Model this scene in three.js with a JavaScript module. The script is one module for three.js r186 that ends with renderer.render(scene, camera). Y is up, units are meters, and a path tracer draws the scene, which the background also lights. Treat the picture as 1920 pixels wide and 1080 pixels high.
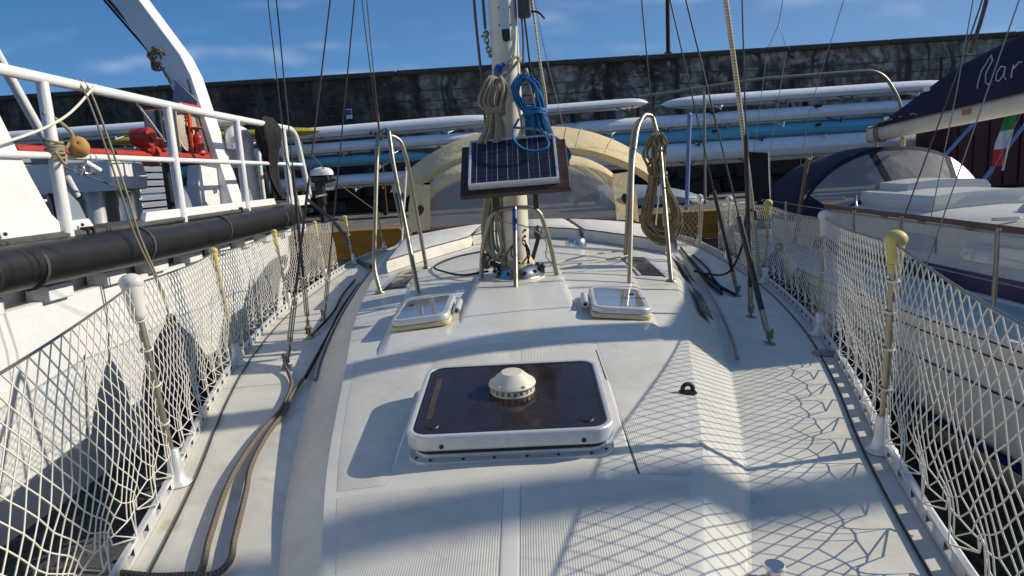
import * as THREE from 'three';
import { mergeGeometries, toCreasedNormals } from 'three/addons/utils/BufferGeometryUtils.js';
import { RoundedBoxGeometry } from 'three/addons/geometries/RoundedBoxGeometry.js';
import { ImprovedNoise } from 'three/addons/math/ImprovedNoise.js';

// ---------------------------------------------------------------- camera, sky, sun, exposure
const scene = new THREE.Scene();
const camera = new THREE.PerspectiveCamera(45.75, 16 / 9, 0.05, 400);
camera.position.set(0.0512, 0.8885, 0);
camera.up.set(0.05349, 0.98411, -0.16932);
camera.lookAt(0.0512 - 0.028637, 0.8885 - 0.16798, -0.985374);
const renderer = new THREE.WebGLRenderer({ antialias: true });
renderer.toneMapping = THREE.LinearToneMapping;
renderer.toneMappingExposure = 0.96;
renderer.shadowMap.enabled = true;

const V = (x, y, z) => new THREE.Vector3(x, y, z);
const perlin = new ImprovedNoise();
const fbm = (x, y, z, oct = 4) => { let s = 0, a = 0.5, f = 1; for (let i = 0; i < oct; i++) { s += a * perlin.noise(x * f, y * f, z * f); a *= 0.5; f *= 2.03; } return s; };
let seed = 12345;
const rnd = () => (seed = (seed * 1664525 + 1013904223) >>> 0) / 4294967296;
const rr = (a, b) => a + (b - a) * rnd();
const clamp = (x, a = 0, b = 1) => Math.min(b, Math.max(a, x));
const sm = (a, b, x) => { const t = clamp((x - a) / (b - a)); return t * t * (3 - 2 * t); };
const mix = (a, b, t) => a + (b - a) * t;

const sunDir = V(0.8486, 0.5, -0.1727).normalize();
{
  const W = 1024, Hh = 512, d = new Float32Array(W * Hh * 4);
  for (let j = 0; j < Hh; j++) for (let i = 0; i < W; i++) {
    const lat = ((j + 0.5) / Hh - 0.5) * Math.PI, phi = ((i + 0.5) / W - 0.5) * 2 * Math.PI;
    const x = Math.cos(lat) * Math.cos(phi), y = Math.sin(lat), z = Math.cos(lat) * Math.sin(phi);
    const h = Math.max(y, 0), ca = x * sunDir.x + y * sunDir.y + z * sunDir.z;
    const up = Math.exp(-h * 6.5), glow = Math.pow(clamp(0.5 + 0.5 * ca), 3), aur = Math.pow(clamp(ca), 24);
    let r = mix(0.014, 0.21, up) + 0.15 * glow + 0.9 * aur;
    let g = mix(0.115, 0.49, up) + 0.15 * glow + 0.85 * aur;
    let b = mix(0.35, 0.88, up) + 0.12 * glow + 0.75 * aur;
    // thin cirrus streaks low in the sky
    const yy = Math.max(y, 0.02), cx = x / (yy + 0.12), cz = z / (yy + 0.12);
    let c = fbm(cx * 0.9 + 9.3, cz * 1.9 + 4.7, 5.2, 6) + 0.5 * fbm(cx * 3.2, cz * 7.0, 7.7, 5);
    c = sm(0.02, 0.55, c) * sm(0.02, 0.1, y) * (1 - sm(0.16, 0.34, y)) * 0.7;
    r = mix(r, 0.60, c); g = mix(g, 0.72, c); b = mix(b, 0.90, c);
    if (y < 0) { const k = sm(0, -0.1, y); r = mix(r, 0.10, k); g = mix(g, 0.12, k); b = mix(b, 0.14, k); }
    const o = (j * W + i) * 4; d[o] = r; d[o + 1] = g; d[o + 2] = b; d[o + 3] = 1;
  }
  const sky = new THREE.DataTexture(d, W, Hh, THREE.RGBAFormat, THREE.FloatType);
  sky.mapping = THREE.EquirectangularReflectionMapping; sky.magFilter = THREE.LinearFilter; sky.minFilter = THREE.LinearFilter;
  sky.needsUpdate = true; scene.background = sky; scene.environment = sky;
}
const sun = new THREE.DirectionalLight(new THREE.Color().setRGB(1, 0.93, 0.80), 5.0);
sun.position.copy(sunDir).multiplyScalar(40).add(V(0, 0, -6)); sun.target.position.set(0, 0, -6);
sun.castShadow = true; sun.shadow.radius = 1; sun.shadow.mapSize.set(4096, 4096);
Object.assign(sun.shadow.camera, { left: -22, right: 22, top: 22, bottom: -22, near: 1, far: 90 });
scene.add(sun, sun.target);

// ---------------------------------------------------------------- textures and materials
function tex(w, h, fn, { srgb = true, rx = 1, ry = 1 } = {}) {
  const d = new Uint8Array(w * h * 4);
  for (let j = 0; j < h; j++) for (let i = 0; i < w; i++) {
    const c = fn(i / w, j / h, i, j), o = (j * w + i) * 4;
    for (let k = 0; k < 3; k++) d[o + k] = clamp(c[k]) * 255; d[o + 3] = 255;
  }
  const t = new THREE.DataTexture(d, w, h, THREE.RGBAFormat); t.wrapS = t.wrapT = THREE.RepeatWrapping;
  t.magFilter = THREE.LinearFilter; t.minFilter = THREE.LinearFilter; if (srgb) t.colorSpace = THREE.SRGBColorSpace;
  t.repeat.set(rx, ry); t.needsUpdate = true; return t;
}
// tileable noise on a torus-ish blend
const tn = (u, v, f, z, o = 4) => {
  const a = fbm(u * f, v * f, z, o), b = fbm((u - 1) * f, v * f, z, o), c = fbm(u * f, (v - 1) * f, z, o), e = fbm((u - 1) * f, (v - 1) * f, z, o);
  return (a * (1 - u) + b * u) * (1 - v) + (c * (1 - u) + e * u) * v;
};
function mottled(rgb, amt, f, o = {}) {
  const { spots = 0, spotRGB = [0.25, 0.2, 0.12], size = 256, z = 1.3, rep = 1 } = o;
  return tex(size, size, (u, v) => {
    const sc = o.scuff ? o.scuff * sm(0.965, 0.995, 1 - Math.abs(fbm(u * f * 2.2, v * f * 5, z + 3, 3))) * sm(0.0, 0.25, tn(u, v, f, z + 7, 3)) : 0, n = tn(u, v, f, z, 5) + 0.5 * tn(u, v, f * 6, z + 5, 3) - sc, s = spots ? sm(0.22, 0.45, tn(u, v, f * 3, z + 9, 4)) * spots : 0;
    return rgb.map((c, k) => mix(c * (1 + amt * n), spotRGB[k], s));
  }, { rx: rep, ry: rep });
}
const grain = (f, z, sx = 1) => tex(256, 256, (u, v) => { const n = 0.5 + tn(u, v, f, z, 4) * 0.9; return [n, n, n]; }, { srgb: false, rx: sx, ry: sx });
const M = (c, rough = 0.6, o = {}) => { const p = { roughness: rough, ...o }; const m = new (o.clearcoat || o.transmission || o.sheen ? THREE.MeshPhysicalMaterial : THREE.MeshStandardMaterial)(p); if (Array.isArray(c)) m.color.setRGB(...c); else if (c) m.map = c; m.side = THREE.DoubleSide; return m; };

const fineBump = grain(40, 3.3, 6), coarseBump = grain(6, 8.1, 1), paintBump = grain(9, 4.4, 1);
const gelMap = mottled([0.80, 0.785, 0.74], 0.15, 4, { spots: 0.35, spotRGB: [0.66, 0.62, 0.5], size: 512, z: 2.1, rep: 0.55, scuff: 0.3 });
const deckMap = mottled([0.79, 0.77, 0.715], 0.2, 5, { spots: 0.5, spotRGB: [0.66, 0.60, 0.46], size: 512, z: 6.1, rep: 0.5, scuff: 0.45 });
const ridge = tex(64, 256, (u, v) => { const n = (0.5 + 0.5 * Math.sin(u * Math.PI * 2 * 8)) * 0.85 + 0.15 * Math.sin(v * Math.PI * 2 * 32); return [n, n, n]; }, { srgb: false, rx: 22, ry: 22 });
const mat = {
  gel: M(gelMap, 0.38, { bumpMap: fineBump, bumpScale: 0.0004 }),
  gelSmooth: M(mottled([0.82, 0.805, 0.765], 0.09, 3, { spots: 0.2, spotRGB: [0.68, 0.64, 0.54], z: 3.7 }), 0.28),
  nonskid: M(gelMap, 0.55, { bumpMap: ridge, bumpScale: 0.0007 }),
  deck: M(deckMap, 0.5, { bumpMap: fineBump, bumpScale: 0.0006 }),
  hullWhite: M(mottled([0.86, 0.86, 0.85], 0.06, 3, { z: 5.7, spots: 0.12, spotRGB: [0.6, 0.55, 0.45] }), 0.3),
  steel: M([0.62, 0.60, 0.56], 0.24, { metalness: 1, bumpMap: fineBump, bumpScale: 0.0002 }),
  dullSteel: M(mottled([0.60, 0.57, 0.50], 0.3, 8, { z: 7.7, spots: 0.5, spotRGB: [0.36, 0.25, 0.14] }), 0.42, { metalness: 0.85 }),
  alu: M(mottled([0.80, 0.80, 0.79], 0.12, 7, { z: 8.2, spots: 0.25, spotRGB: [0.55, 0.5, 0.4] }), 0.4, { metalness: 0.35 }),
  mastPaint: M(mottled([0.83, 0.80, 0.72], 0.12, 5, { z: 9.4, spots: 0.25, spotRGB: [0.6, 0.55, 0.43] }), 0.42),
  black: M([0.012, 0.012, 0.014], 0.5),
  blackRope: M(mottled([0.13, 0.13, 0.14], 0.5, 20, { z: 1.1 }), 0.85),
  rubber: M(mottled([0.115, 0.115, 0.12], 0.6, 6, { z: 3.1, spots: 0.4, spotRGB: [0.30, 0.29, 0.26] }), 0.42, { bumpMap: coarseBump, bumpScale: 0.004 }),
  greyRubber: M(mottled([0.27, 0.27, 0.26], 0.5, 7, { z: 4.6, spots: 0.5, spotRGB: [0.4, 0.37, 0.3] }), 0.7, { bumpMap: coarseBump, bumpScale: 0.006 }),
  tint: M(mottled([0.165, 0.128, 0.118], 0.6, 6, { z: 4.1, spots: 0.35, spotRGB: [0.26, 0.20, 0.14], rep: 2.2 }), 1, { roughnessMap: tex(256, 256, (u, v) => { const n = 0.10 + 0.42 * sm(-0.1, 0.35, tn(u, v, 7, 5.5, 5)) + 0.12 * tn(u, v, 30, 2.5, 3); return [n, n, n]; }, { srgb: false, rx: 2, ry: 2 }) }),
  clear: M([0.62, 0.60, 0.56], 0.14, { transmission: 0.66, thickness: 0, ior: 1.35, bumpMap: coarseBump, bumpScale: 0.012 }),
  canvas: M(mottled([0.80, 0.72, 0.55], 0.12, 5, { z: 5.2, spots: 0.3, spotRGB: [0.62, 0.54, 0.38] }), 0.9, { bumpMap: paintBump, bumpScale: 0.012 }),
  cushion: M(mottled([0.84, 0.82, 0.77], 0.12, 4, { z: 6.6, spots: 0.35, spotRGB: [0.64, 0.58, 0.46] }), 0.8, { bumpMap: paintBump, bumpScale: 0.006 }),
  net: M(mottled([0.84, 0.815, 0.75], 0.25, 30, { z: 2.8 }), 0.8),
  netDull: M(mottled([0.66, 0.62, 0.51], 0.3, 30, { z: 2.9 }), 0.85),
  ropeBeige: M(tex(64, 64, (u, v) => { const s = 0.5 + 0.5 * Math.sin((u * 8 + v * 3) * Math.PI * 2), n = tn(u, v, 9, 3.3, 3); return [0.66 * (0.72 + 0.28 * s) + n * 0.25, 0.61 * (0.72 + 0.28 * s) + n * 0.25, 0.50 * (0.7 + 0.3 * s) + n * 0.25]; }, { rx: 20, ry: 1 }), 0.9),
  ropeOld: M(tex(64, 64, (u, v) => { const s = 0.5 + 0.5 * Math.sin((u * 8 + v * 3) * Math.PI * 2), n = tn(u, v, 9, 5.3, 3); return [0.60 * (0.7 + 0.3 * s) + n * 0.25, 0.52 * (0.7 + 0.3 * s) + n * 0.22, 0.38 * (0.7 + 0.3 * s) + n * 0.2]; }, { rx: 20, ry: 1 }), 0.92),
  ropeBlue: M(tex(64, 64, (u, v) => { const s = 0.5 + 0.5 * Math.sin((u * 8 + v * 3) * Math.PI * 2), n = tn(u, v, 9, 6.3, 3); return [0.03 + n * 0.05, 0.46 * (0.65 + 0.35 * s) + n * 0.2, 0.68 * (0.7 + 0.3 * s) + n * 0.2]; }, { rx: 20, ry: 1 }), 0.75),
  ropeFleck: M(tex(64, 64, (u, v) => { const k = ((Math.floor(u * 8) + Math.floor(v * 4)) % 4 === 0) && (u * 8 % 1) < 0.5 ? 1 : 0, n = tn(u, v, 12, 8.3, 3) * 0.2; return k ? [0.34, 0.26, 0.2] : [0.80 + n, 0.74 + n, 0.62 + n]; }, { rx: 24, ry: 1 }), 0.88),
  ropeGrey: M(tex(64, 64, (u, v) => { const k = ((Math.floor(u * 8) + Math.floor(v * 4)) % 3 === 0) ? 1 : 0, n = tn(u, v, 12, 1.3, 3) * 0.25; return k ? [0.25 + n, 0.2 + n, 0.18 + n] : [0.46 + n, 0.41 + n, 0.36 + n]; }, { rx: 40, ry: 1 }), 0.92),
  wire: M([0.30, 0.29, 0.27], 0.4, { metalness: 0.8 }),
  darkWire: M([0.035, 0.035, 0.038], 0.5),
  shipWhite: M(mottled([0.87, 0.87, 0.86], 0.07, 4, { z: 4.9, spots: 0.3, spotRGB: [0.70, 0.64, 0.55] }), 0.42, { bumpMap: paintBump, bumpScale: 0.004 }),
  shipGrey: M(mottled([0.50, 0.53, 0.57], 0.14, 4, { z: 5.9 }), 0.5),
  red: M(mottled([0.66, 0.20, 0.15], 0.25, 6, { z: 6.9, spots: 0.5, spotRGB: [0.42, 0.12, 0.08] }), 0.45),
  orange: M(mottled([0.80, 0.27, 0.12], 0.25, 6, { z: 7.9, spots: 0.4, spotRGB: [0.5, 0.2, 0.1] }), 0.5),
  hose: M(mottled([0.72, 0.67, 0.60], 0.2, 9, { z: 8.9 }), 0.8),
  navy: M(mottled([0.075, 0.085, 0.19], 0.35, 8, { z: 3.9 }), 0.85, { bumpMap: paintBump, bumpScale: 0.004 }),
  navyPaint: M([0.012, 0.018, 0.075], 0.25),
  fenderBlue: M(mottled([0.09, 0.11, 0.23], 0.4, 8, { z: 2.4, spots: 0.25, spotRGB: [0.25, 0.26, 0.32] }), 0.8, { bumpMap: fineBump, bumpScale: 0.002 }),
  ochre: M(mottled([0.58, 0.40, 0.10], 0.3, 6, { z: 1.4, spots: 0.6, spotRGB: [0.30, 0.2, 0.08], rep: 0.5 }), 0.8),
  yellow: M(mottled([0.76, 0.69, 0.40], 0.15, 6, { z: 1.6, spots: 0.4, spotRGB: [0.6, 0.52, 0.3] }), 0.6),
  teak: M(tex(256, 64, (u, v) => { const n = tn(u, v * 0.9, 3, 2.2, 3) + 0.5 * fbm(u * 4, v * 40, 3, 3); return [0.50 + n * 0.25, 0.36 + n * 0.2, 0.25 + n * 0.16]; }), 0.7),
  darkWood: M(tex(256, 64, (u, v) => { const n = fbm(u * 3, v * 22, 3, 4); return [0.22 + n * 0.22, 0.12 + n * 0.14, 0.085 + n * 0.1]; }), 0.5),
  cell: M([0.006, 0.006, 0.020], 0.5, { clearcoat: 0.12, clearcoatRoughness: 0.1 }),
  panelBack: M([0.24, 0.24, 0.28], 0.5),
  shellWhite: M(mottled([0.90, 0.90, 0.89], 0.1, 4, { z: 7.1, spots: 0.3, spotRGB: [0.62, 0.60, 0.55] }), 0.45),
  shellCyan: M(mottled([0.40, 0.68, 0.76], 0.08, 4, { z: 7.2 }), 0.3),
  shellYellow: M(mottled([0.70, 0.64, 0.06], 0.1, 4, { z: 7.3 }), 0.35),
  rust: M(mottled([0.26, 0.17, 0.13], 0.4, 8, { z: 7.4 }), 0.85),
  cream: M(mottled([0.80, 0.74, 0.58], 0.08, 4, { z: 7.5 }), 0.6),
  darkRed: M(mottled([0.28, 0.03, 0.045], 0.2, 4, { z: 7.6 }), 0.5),
  flagGreen: M([0.05, 0.24, 0.06], 0.9, {}), flagWhite: M([0.65, 0.64, 0.6], 0.9), flagRed: M([0.45, 0.035, 0.04], 0.9),
  blueTube: M([0.20, 0.26, 0.48], 0.4), blueTape: M([0.03, 0.08, 0.30], 0.5),
  float: M(mottled([0.68, 0.52, 0.30], 0.25, 7, { z: 8.5 }), 0.8),
  dirt: M([0.05, 0.045, 0.035], 0.9),
};
mat.net.side = mat.netDull.side = THREE.FrontSide;

// ---------------------------------------------------------------- helpers
const used = {};
const numbered = n => { const k = used[n] = (used[n] ?? -1) + 1; return k ? `${n}_${String(k).padStart(3, '0')}` : n; };
function meta(o, label, category, group, kind) { if (label) o.userData.label = label; if (category) o.userData.category = category; if (group) o.userData.group = group; if (kind) o.userData.kind = kind; return o; }
function thing(name, label, category, p = [0, 0, 0], group) { const o = new THREE.Group(); o.name = numbered(name); o.position.set(...p); scene.add(o); return meta(o, label, category, group); }
function offset(o) { const p = V(0, 0, 0); for (let q = o; q && q !== scene; q = q.parent) p.add(q.position); return p; }
function norm(g) { let h = g.index ? g.toNonIndexed() : g; for (const k of Object.keys(h.attributes)) if (!['position', 'normal', 'uv'].includes(k)) h.deleteAttribute(k); if (!h.attributes.normal) h.computeVertexNormals(); if (!h.attributes.uv) h.setAttribute('uv', new THREE.BufferAttribute(new Float32Array(h.attributes.position.count * 2), 2)); return h; }
const merge = gs => { gs = gs.flat(9).filter(Boolean).map(norm); return gs.length === 1 ? gs[0] : mergeGeometries(gs); };
// part(): geometry authored in world coordinates, stored relative to its parent
function part(parent, name, g, m, label) {
  const geo = merge([g]); const o = offset(parent); geo.translate(-o.x, -o.y, -o.z);
  const me = new THREE.Mesh(geo, m); me.name = name; me.castShadow = me.receiveShadow = true; parent.add(me); if (label) me.userData.label = label; return me;
}
function local(parent, name, g, m) { const me = new THREE.Mesh(merge([g]), m); me.name = name; me.castShadow = me.receiveShadow = true; parent.add(me); return me; }
function group(parent, name, p) { const g = new THREE.Group(); g.name = name; const o = offset(parent); g.position.set(p[0] - o.x, p[1] - o.y, p[2] - o.z); parent.add(g); return g; }
function struct(name, g, m, p = [0, 0, 0]) { const me = part(scene, name, g, m); meta(me, null, null, null, 'structure'); return me; }
function solo(name, label, category, g, m, base, grp) { const t = thing(name, label, category, base, grp); scene.remove(t); const me = part(scene, t.name, g, m); me.geometry.translate(-base[0], -base[1], -base[2]); me.position.set(...base); return meta(me, label, category, grp); }
const A = p => Array.isArray(p) ? V(...p) : p;
function rod(a, b, r, r2 = r, n = 8, open = false) { a = A(a); b = A(b); const l = a.distanceTo(b), g = new THREE.CylinderGeometry(r2, r, l, n, 1, open); g.translate(0, l / 2, 0); g.applyQuaternion(new THREE.Quaternion().setFromUnitVectors(V(0, 1, 0), b.clone().sub(a).normalize())); g.translate(a.x, a.y, a.z); return g; }
function tube(pts, r, o = {}) { const { n = 7, seg, closed = false, tension = 0.5 } = o; const c = new THREE.CatmullRomCurve3(pts.map(A), closed, 'catmullrom', tension); return new THREE.TubeGeometry(c, seg ?? Math.max(6, pts.length * 5), r, n, closed); }
// bent pipe: straight runs with rounded corners
function pipe(pts, r, bend = 0.08, n = 10) {
  pts = pts.map(A); const path = new THREE.CurvePath(); let prev = pts[0];
  for (let i = 1; i < pts.length; i++) {
    if (i === pts.length - 1) { path.add(new THREE.LineCurve3(prev, pts[i])); break; }
    const d0 = pts[i].clone().sub(pts[i - 1]), d1 = pts[i + 1].clone().sub(pts[i]), b = Math.min(bend, d0.length() * 0.45, d1.length() * 0.45);
    const p0 = pts[i].clone().addScaledVector(d0.normalize(), -b), p1 = pts[i].clone().addScaledVector(d1.normalize(), b);
    path.add(new THREE.LineCurve3(prev, p0)); path.add(new THREE.QuadraticBezierCurve3(p0, pts[i], p1)); prev = p1;
  }
  const sp = []; for (const c of path.curves) { const k = c.type === 'QuadraticBezierCurve3' ? 8 : 1; for (let i = 0; i < k; i++) sp.push(c.getPoint(i / k)); } sp.push(pts[pts.length - 1]);
  return sweep(sp, r, n);
}
// sweep a circle along a polyline with mitred joints
function sweep(sp, r, n = 8, closedEnds = true) {
  const pos = [], idx = [], uv = []; let up = V(0, 1, 0); let L = 0;
  const T = sp.map((p, i) => sp[Math.min(i + 1, sp.length - 1)].clone().sub(sp[Math.max(i - 1, 0)]).normalize());
  let N = V(0, 1, 0); if (Math.abs(T[0].y) > 0.9) N = V(1, 0, 0); N.addScaledVector(T[0], -N.dot(T[0])).normalize();
  sp.forEach((p, i) => {
    if (i) { L += p.distanceTo(sp[i - 1]); N.addScaledVector(T[i], -N.dot(T[i])).normalize(); }
    const Bn = T[i].clone().cross(N); const rad = typeof r === 'function' ? r(i / (sp.length - 1)) : r;
    for (let k = 0; k <= n; k++) { const a = k / n * Math.PI * 2; pos.push(p.x + (N.x * Math.cos(a) + Bn.x * Math.sin(a)) * rad, p.y + (N.y * Math.cos(a) + Bn.y * Math.sin(a)) * rad, p.z + (N.z * Math.cos(a) + Bn.z * Math.sin(a)) * rad); uv.push(L, k / n); }
  });
  for (let i = 0; i < sp.length - 1; i++) for (let k = 0; k < n; k++) { const a = i * (n + 1) + k, b = a + n + 1; idx.push(a, a + 1, b, b, a + 1, b + 1); }
  if (closedEnds) for (const [i, f] of [[0, 1], [sp.length - 1, 0]]) { const c = pos.length / 3; pos.push(sp[i].x, sp[i].y, sp[i].z); uv.push(0, 0); for (let k = 0; k < n; k++) { const a = i * (n + 1) + k; f ? idx.push(c, a + 1, a) : idx.push(c, a, a + 1); } }
  const g = new THREE.BufferGeometry(); g.setAttribute('position', new THREE.Float32BufferAttribute(pos, 3)); g.setAttribute('uv', new THREE.Float32BufferAttribute(uv, 2)); g.setIndex(idx); g.computeVertexNormals(); return g;
}
const rope = (pts, r, o = {}) => { const c = new THREE.CatmullRomCurve3(pts.map(A), !!o.closed, 'centripetal'); const L = c.getLength(); return sweep(c.getSpacedPoints(o.seg ?? Math.max(8, Math.min(160, Math.round(L / 0.03)))), r, o.n ?? 7); };
function box(x, y, z, w, h, d, b = 0) { const g = b ? new RoundedBoxGeometry(w, h, d, 2, Math.min(b, w / 2.01, h / 2.01, d / 2.01)) : new THREE.BoxGeometry(w, h, d); g.translate(x, y, z); return g; }
function sphere(x, y, z, r, sx = 1, sy = 1, sz = 1, n = 14) { const g = new THREE.SphereGeometry(r, n, Math.ceil(n * 0.7)); g.scale(sx, sy, sz); g.translate(x, y, z); return g; }
const lathe = (prof, n = 24) => new THREE.LatheGeometry(prof.map(p => new THREE.Vector2(...p)), n);
function rrect(w, d, r) { const s = new THREE.Shape(), x = w / 2, y = d / 2; s.moveTo(-x + r, -y); s.lineTo(x - r, -y); s.absarc(x - r, -y + r, r, -Math.PI / 2, 0); s.lineTo(x, y - r); s.absarc(x - r, y - r, r, 0, Math.PI / 2); s.lineTo(-x + r, y); s.absarc(-x + r, y - r, r, Math.PI / 2, Math.PI); s.lineTo(-x, -y + r); s.absarc(-x + r, -y + r, r, Math.PI, Math.PI * 1.5); return s; }
// slab lying in the xz plane, its bottom at y
function slab(shape, y, h, bev = 0.004, seg = 2) { const g = new THREE.ExtrudeGeometry(shape, { depth: Math.max(h - 2 * bev, 1e-4), bevelEnabled: bev > 0, bevelThickness: bev, bevelSize: bev, bevelOffset: -bev, bevelSegments: seg, curveSegments: 8 }); g.rotateX(-Math.PI / 2); g.translate(0, y + bev, 0); return g; }
function ring(w, d, r, t) { const s = rrect(w, d, r); s.holes.push(rrect(w - 2 * t, d - 2 * t, Math.max(r - t, 0.005))); return s; }
// surface through rows of points, uv in metres
function loft(rows, crease = 0) {
  const n = rows[0].length, pos = [], uv = [], idx = []; let vv = 0;
  rows.forEach((r, i) => { if (i) vv += A(r[n >> 1]).distanceTo(A(rows[i - 1][n >> 1])); let uu = 0; r.forEach((p, k) => { p = A(p); if (k) uu += p.distanceTo(A(r[k - 1])); pos.push(p.x, p.y, p.z); uv.push(uu, vv); }); });
  for (let i = 0; i < rows.length - 1; i++) for (let k = 0; k < n - 1; k++) { const a = i * n + k, b = a + n; idx.push(a, a + 1, b, b, a + 1, b + 1); }
  let g = new THREE.BufferGeometry(); g.setAttribute('position', new THREE.Float32BufferAttribute(pos, 3)); g.setAttribute('uv', new THREE.Float32BufferAttribute(uv, 2)); g.setIndex(idx);
  if (crease) g = toCreasedNormals(g, crease); else g.computeVertexNormals(); return g;
}
// plane figure [[a,b]...] extruded: axis 'x' (figure in z,y) or 'z' (figure in x,y)
function prism(fig, axis, at, t, bev = 0) {
  const s = new THREE.Shape(fig.map(p => new THREE.Vector2(...p))); const g = new THREE.ExtrudeGeometry(s, { depth: t - 2 * bev, bevelEnabled: bev > 0, bevelThickness: bev, bevelSize: bev, bevelOffset: -bev, bevelSegments: 2 });
  if (axis === 'x') { g.rotateY(-Math.PI / 2); g.translate(at - bev, 0, 0); } else g.translate(0, 0, at + bev); return g;
}
const table = pts => x => { if (x >= pts[0][0]) return pts[0][1]; for (let i = 1; i < pts.length; i++) if (x >= pts[i][0]) { const [a, va] = pts[i - 1], [b, vb] = pts[i]; const p = pts[Math.max(i - 2, 0)], q = pts[Math.min(i + 1, pts.length - 1)]; const t = (x - a) / (b - a); const m0 = i > 1 ? (vb - p[1]) / (b - p[0]) * (b - a) : vb - va, m1 = i < pts.length - 1 ? (q[1] - va) / (q[0] - a) * (b - a) : vb - va; const t2 = t * t, t3 = t2 * t; return (2 * t3 - 3 * t2 + 1) * va + (t3 - 2 * t2 + t) * m0 + (-2 * t3 + 3 * t2) * vb + (t3 - t2) * m1; } return pts[pts.length - 1][1]; };
const lin = (a, b, t) => A(a).clone().lerp(A(b), t);

// ---------------------------------------------------------------- setting: water, quay, wall
{
  const g = new THREE.PlaneGeometry(160, 160, 1, 1); g.rotateX(-Math.PI / 2); g.translate(0, -1.15, 0);
  const wb = tex(512, 512, (u, v) => { const n = 0.5 + tn(u, v, 10, 3.1, 5) * 0.8; return [n, n, n]; }, { srgb: false, rx: 40, ry: 40 });
  struct('water', g, M([0.012, 0.022, 0.022], 0.08, { bumpMap: wb, bumpScale: 0.05 }));
  const qm = tex(512, 512, (u, v) => { const n = tn(u, v, 6, 2.7, 5), s = sm(0.1, 0.3, tn(u, v, 14, 6.2, 4)); return [0.40, 0.38, 0.35].map(c => c * (1 + 0.5 * n) * (1 - 0.25 * s)); }, { rx: 0.4, ry: 0.4 });
  const quayMat = M(qm, 0.9, { bumpMap: coarseBump, bumpScale: 0.02 });
  const top = loft([[-60, -30, -15, 0, 15, 30, 60].map(x => [x, 0.075, -11.3]), [-60, -30, -15, 0, 15, 30, 60].map(x => [x, 0.09, -26])]);
  const face = loft([[-60, 0, 60].map(x => [x, -3, -11.08]), [-60, 0, 60].map(x => [x, -0.36, -11.05])]);
  struct('quay', [top, face], quayMat);
  const kerb = []; for (let i = 0; i < 26; i++) { const x = -26 + i * 2 + 1; kerb.push(box(x, -0.135 + (i % 3) * 0.004, -11.15, 1.985, 0.45, 0.34, 0.025)); }
  const k = thing('quay_kerb', 'ochre painted stone kerb along the edge of the quay', 'kerb', [0, -0.36, -11.15]);
  for (const b of kerb) part(k, 'kerb_stone', b, mat.ochre);
}
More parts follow.
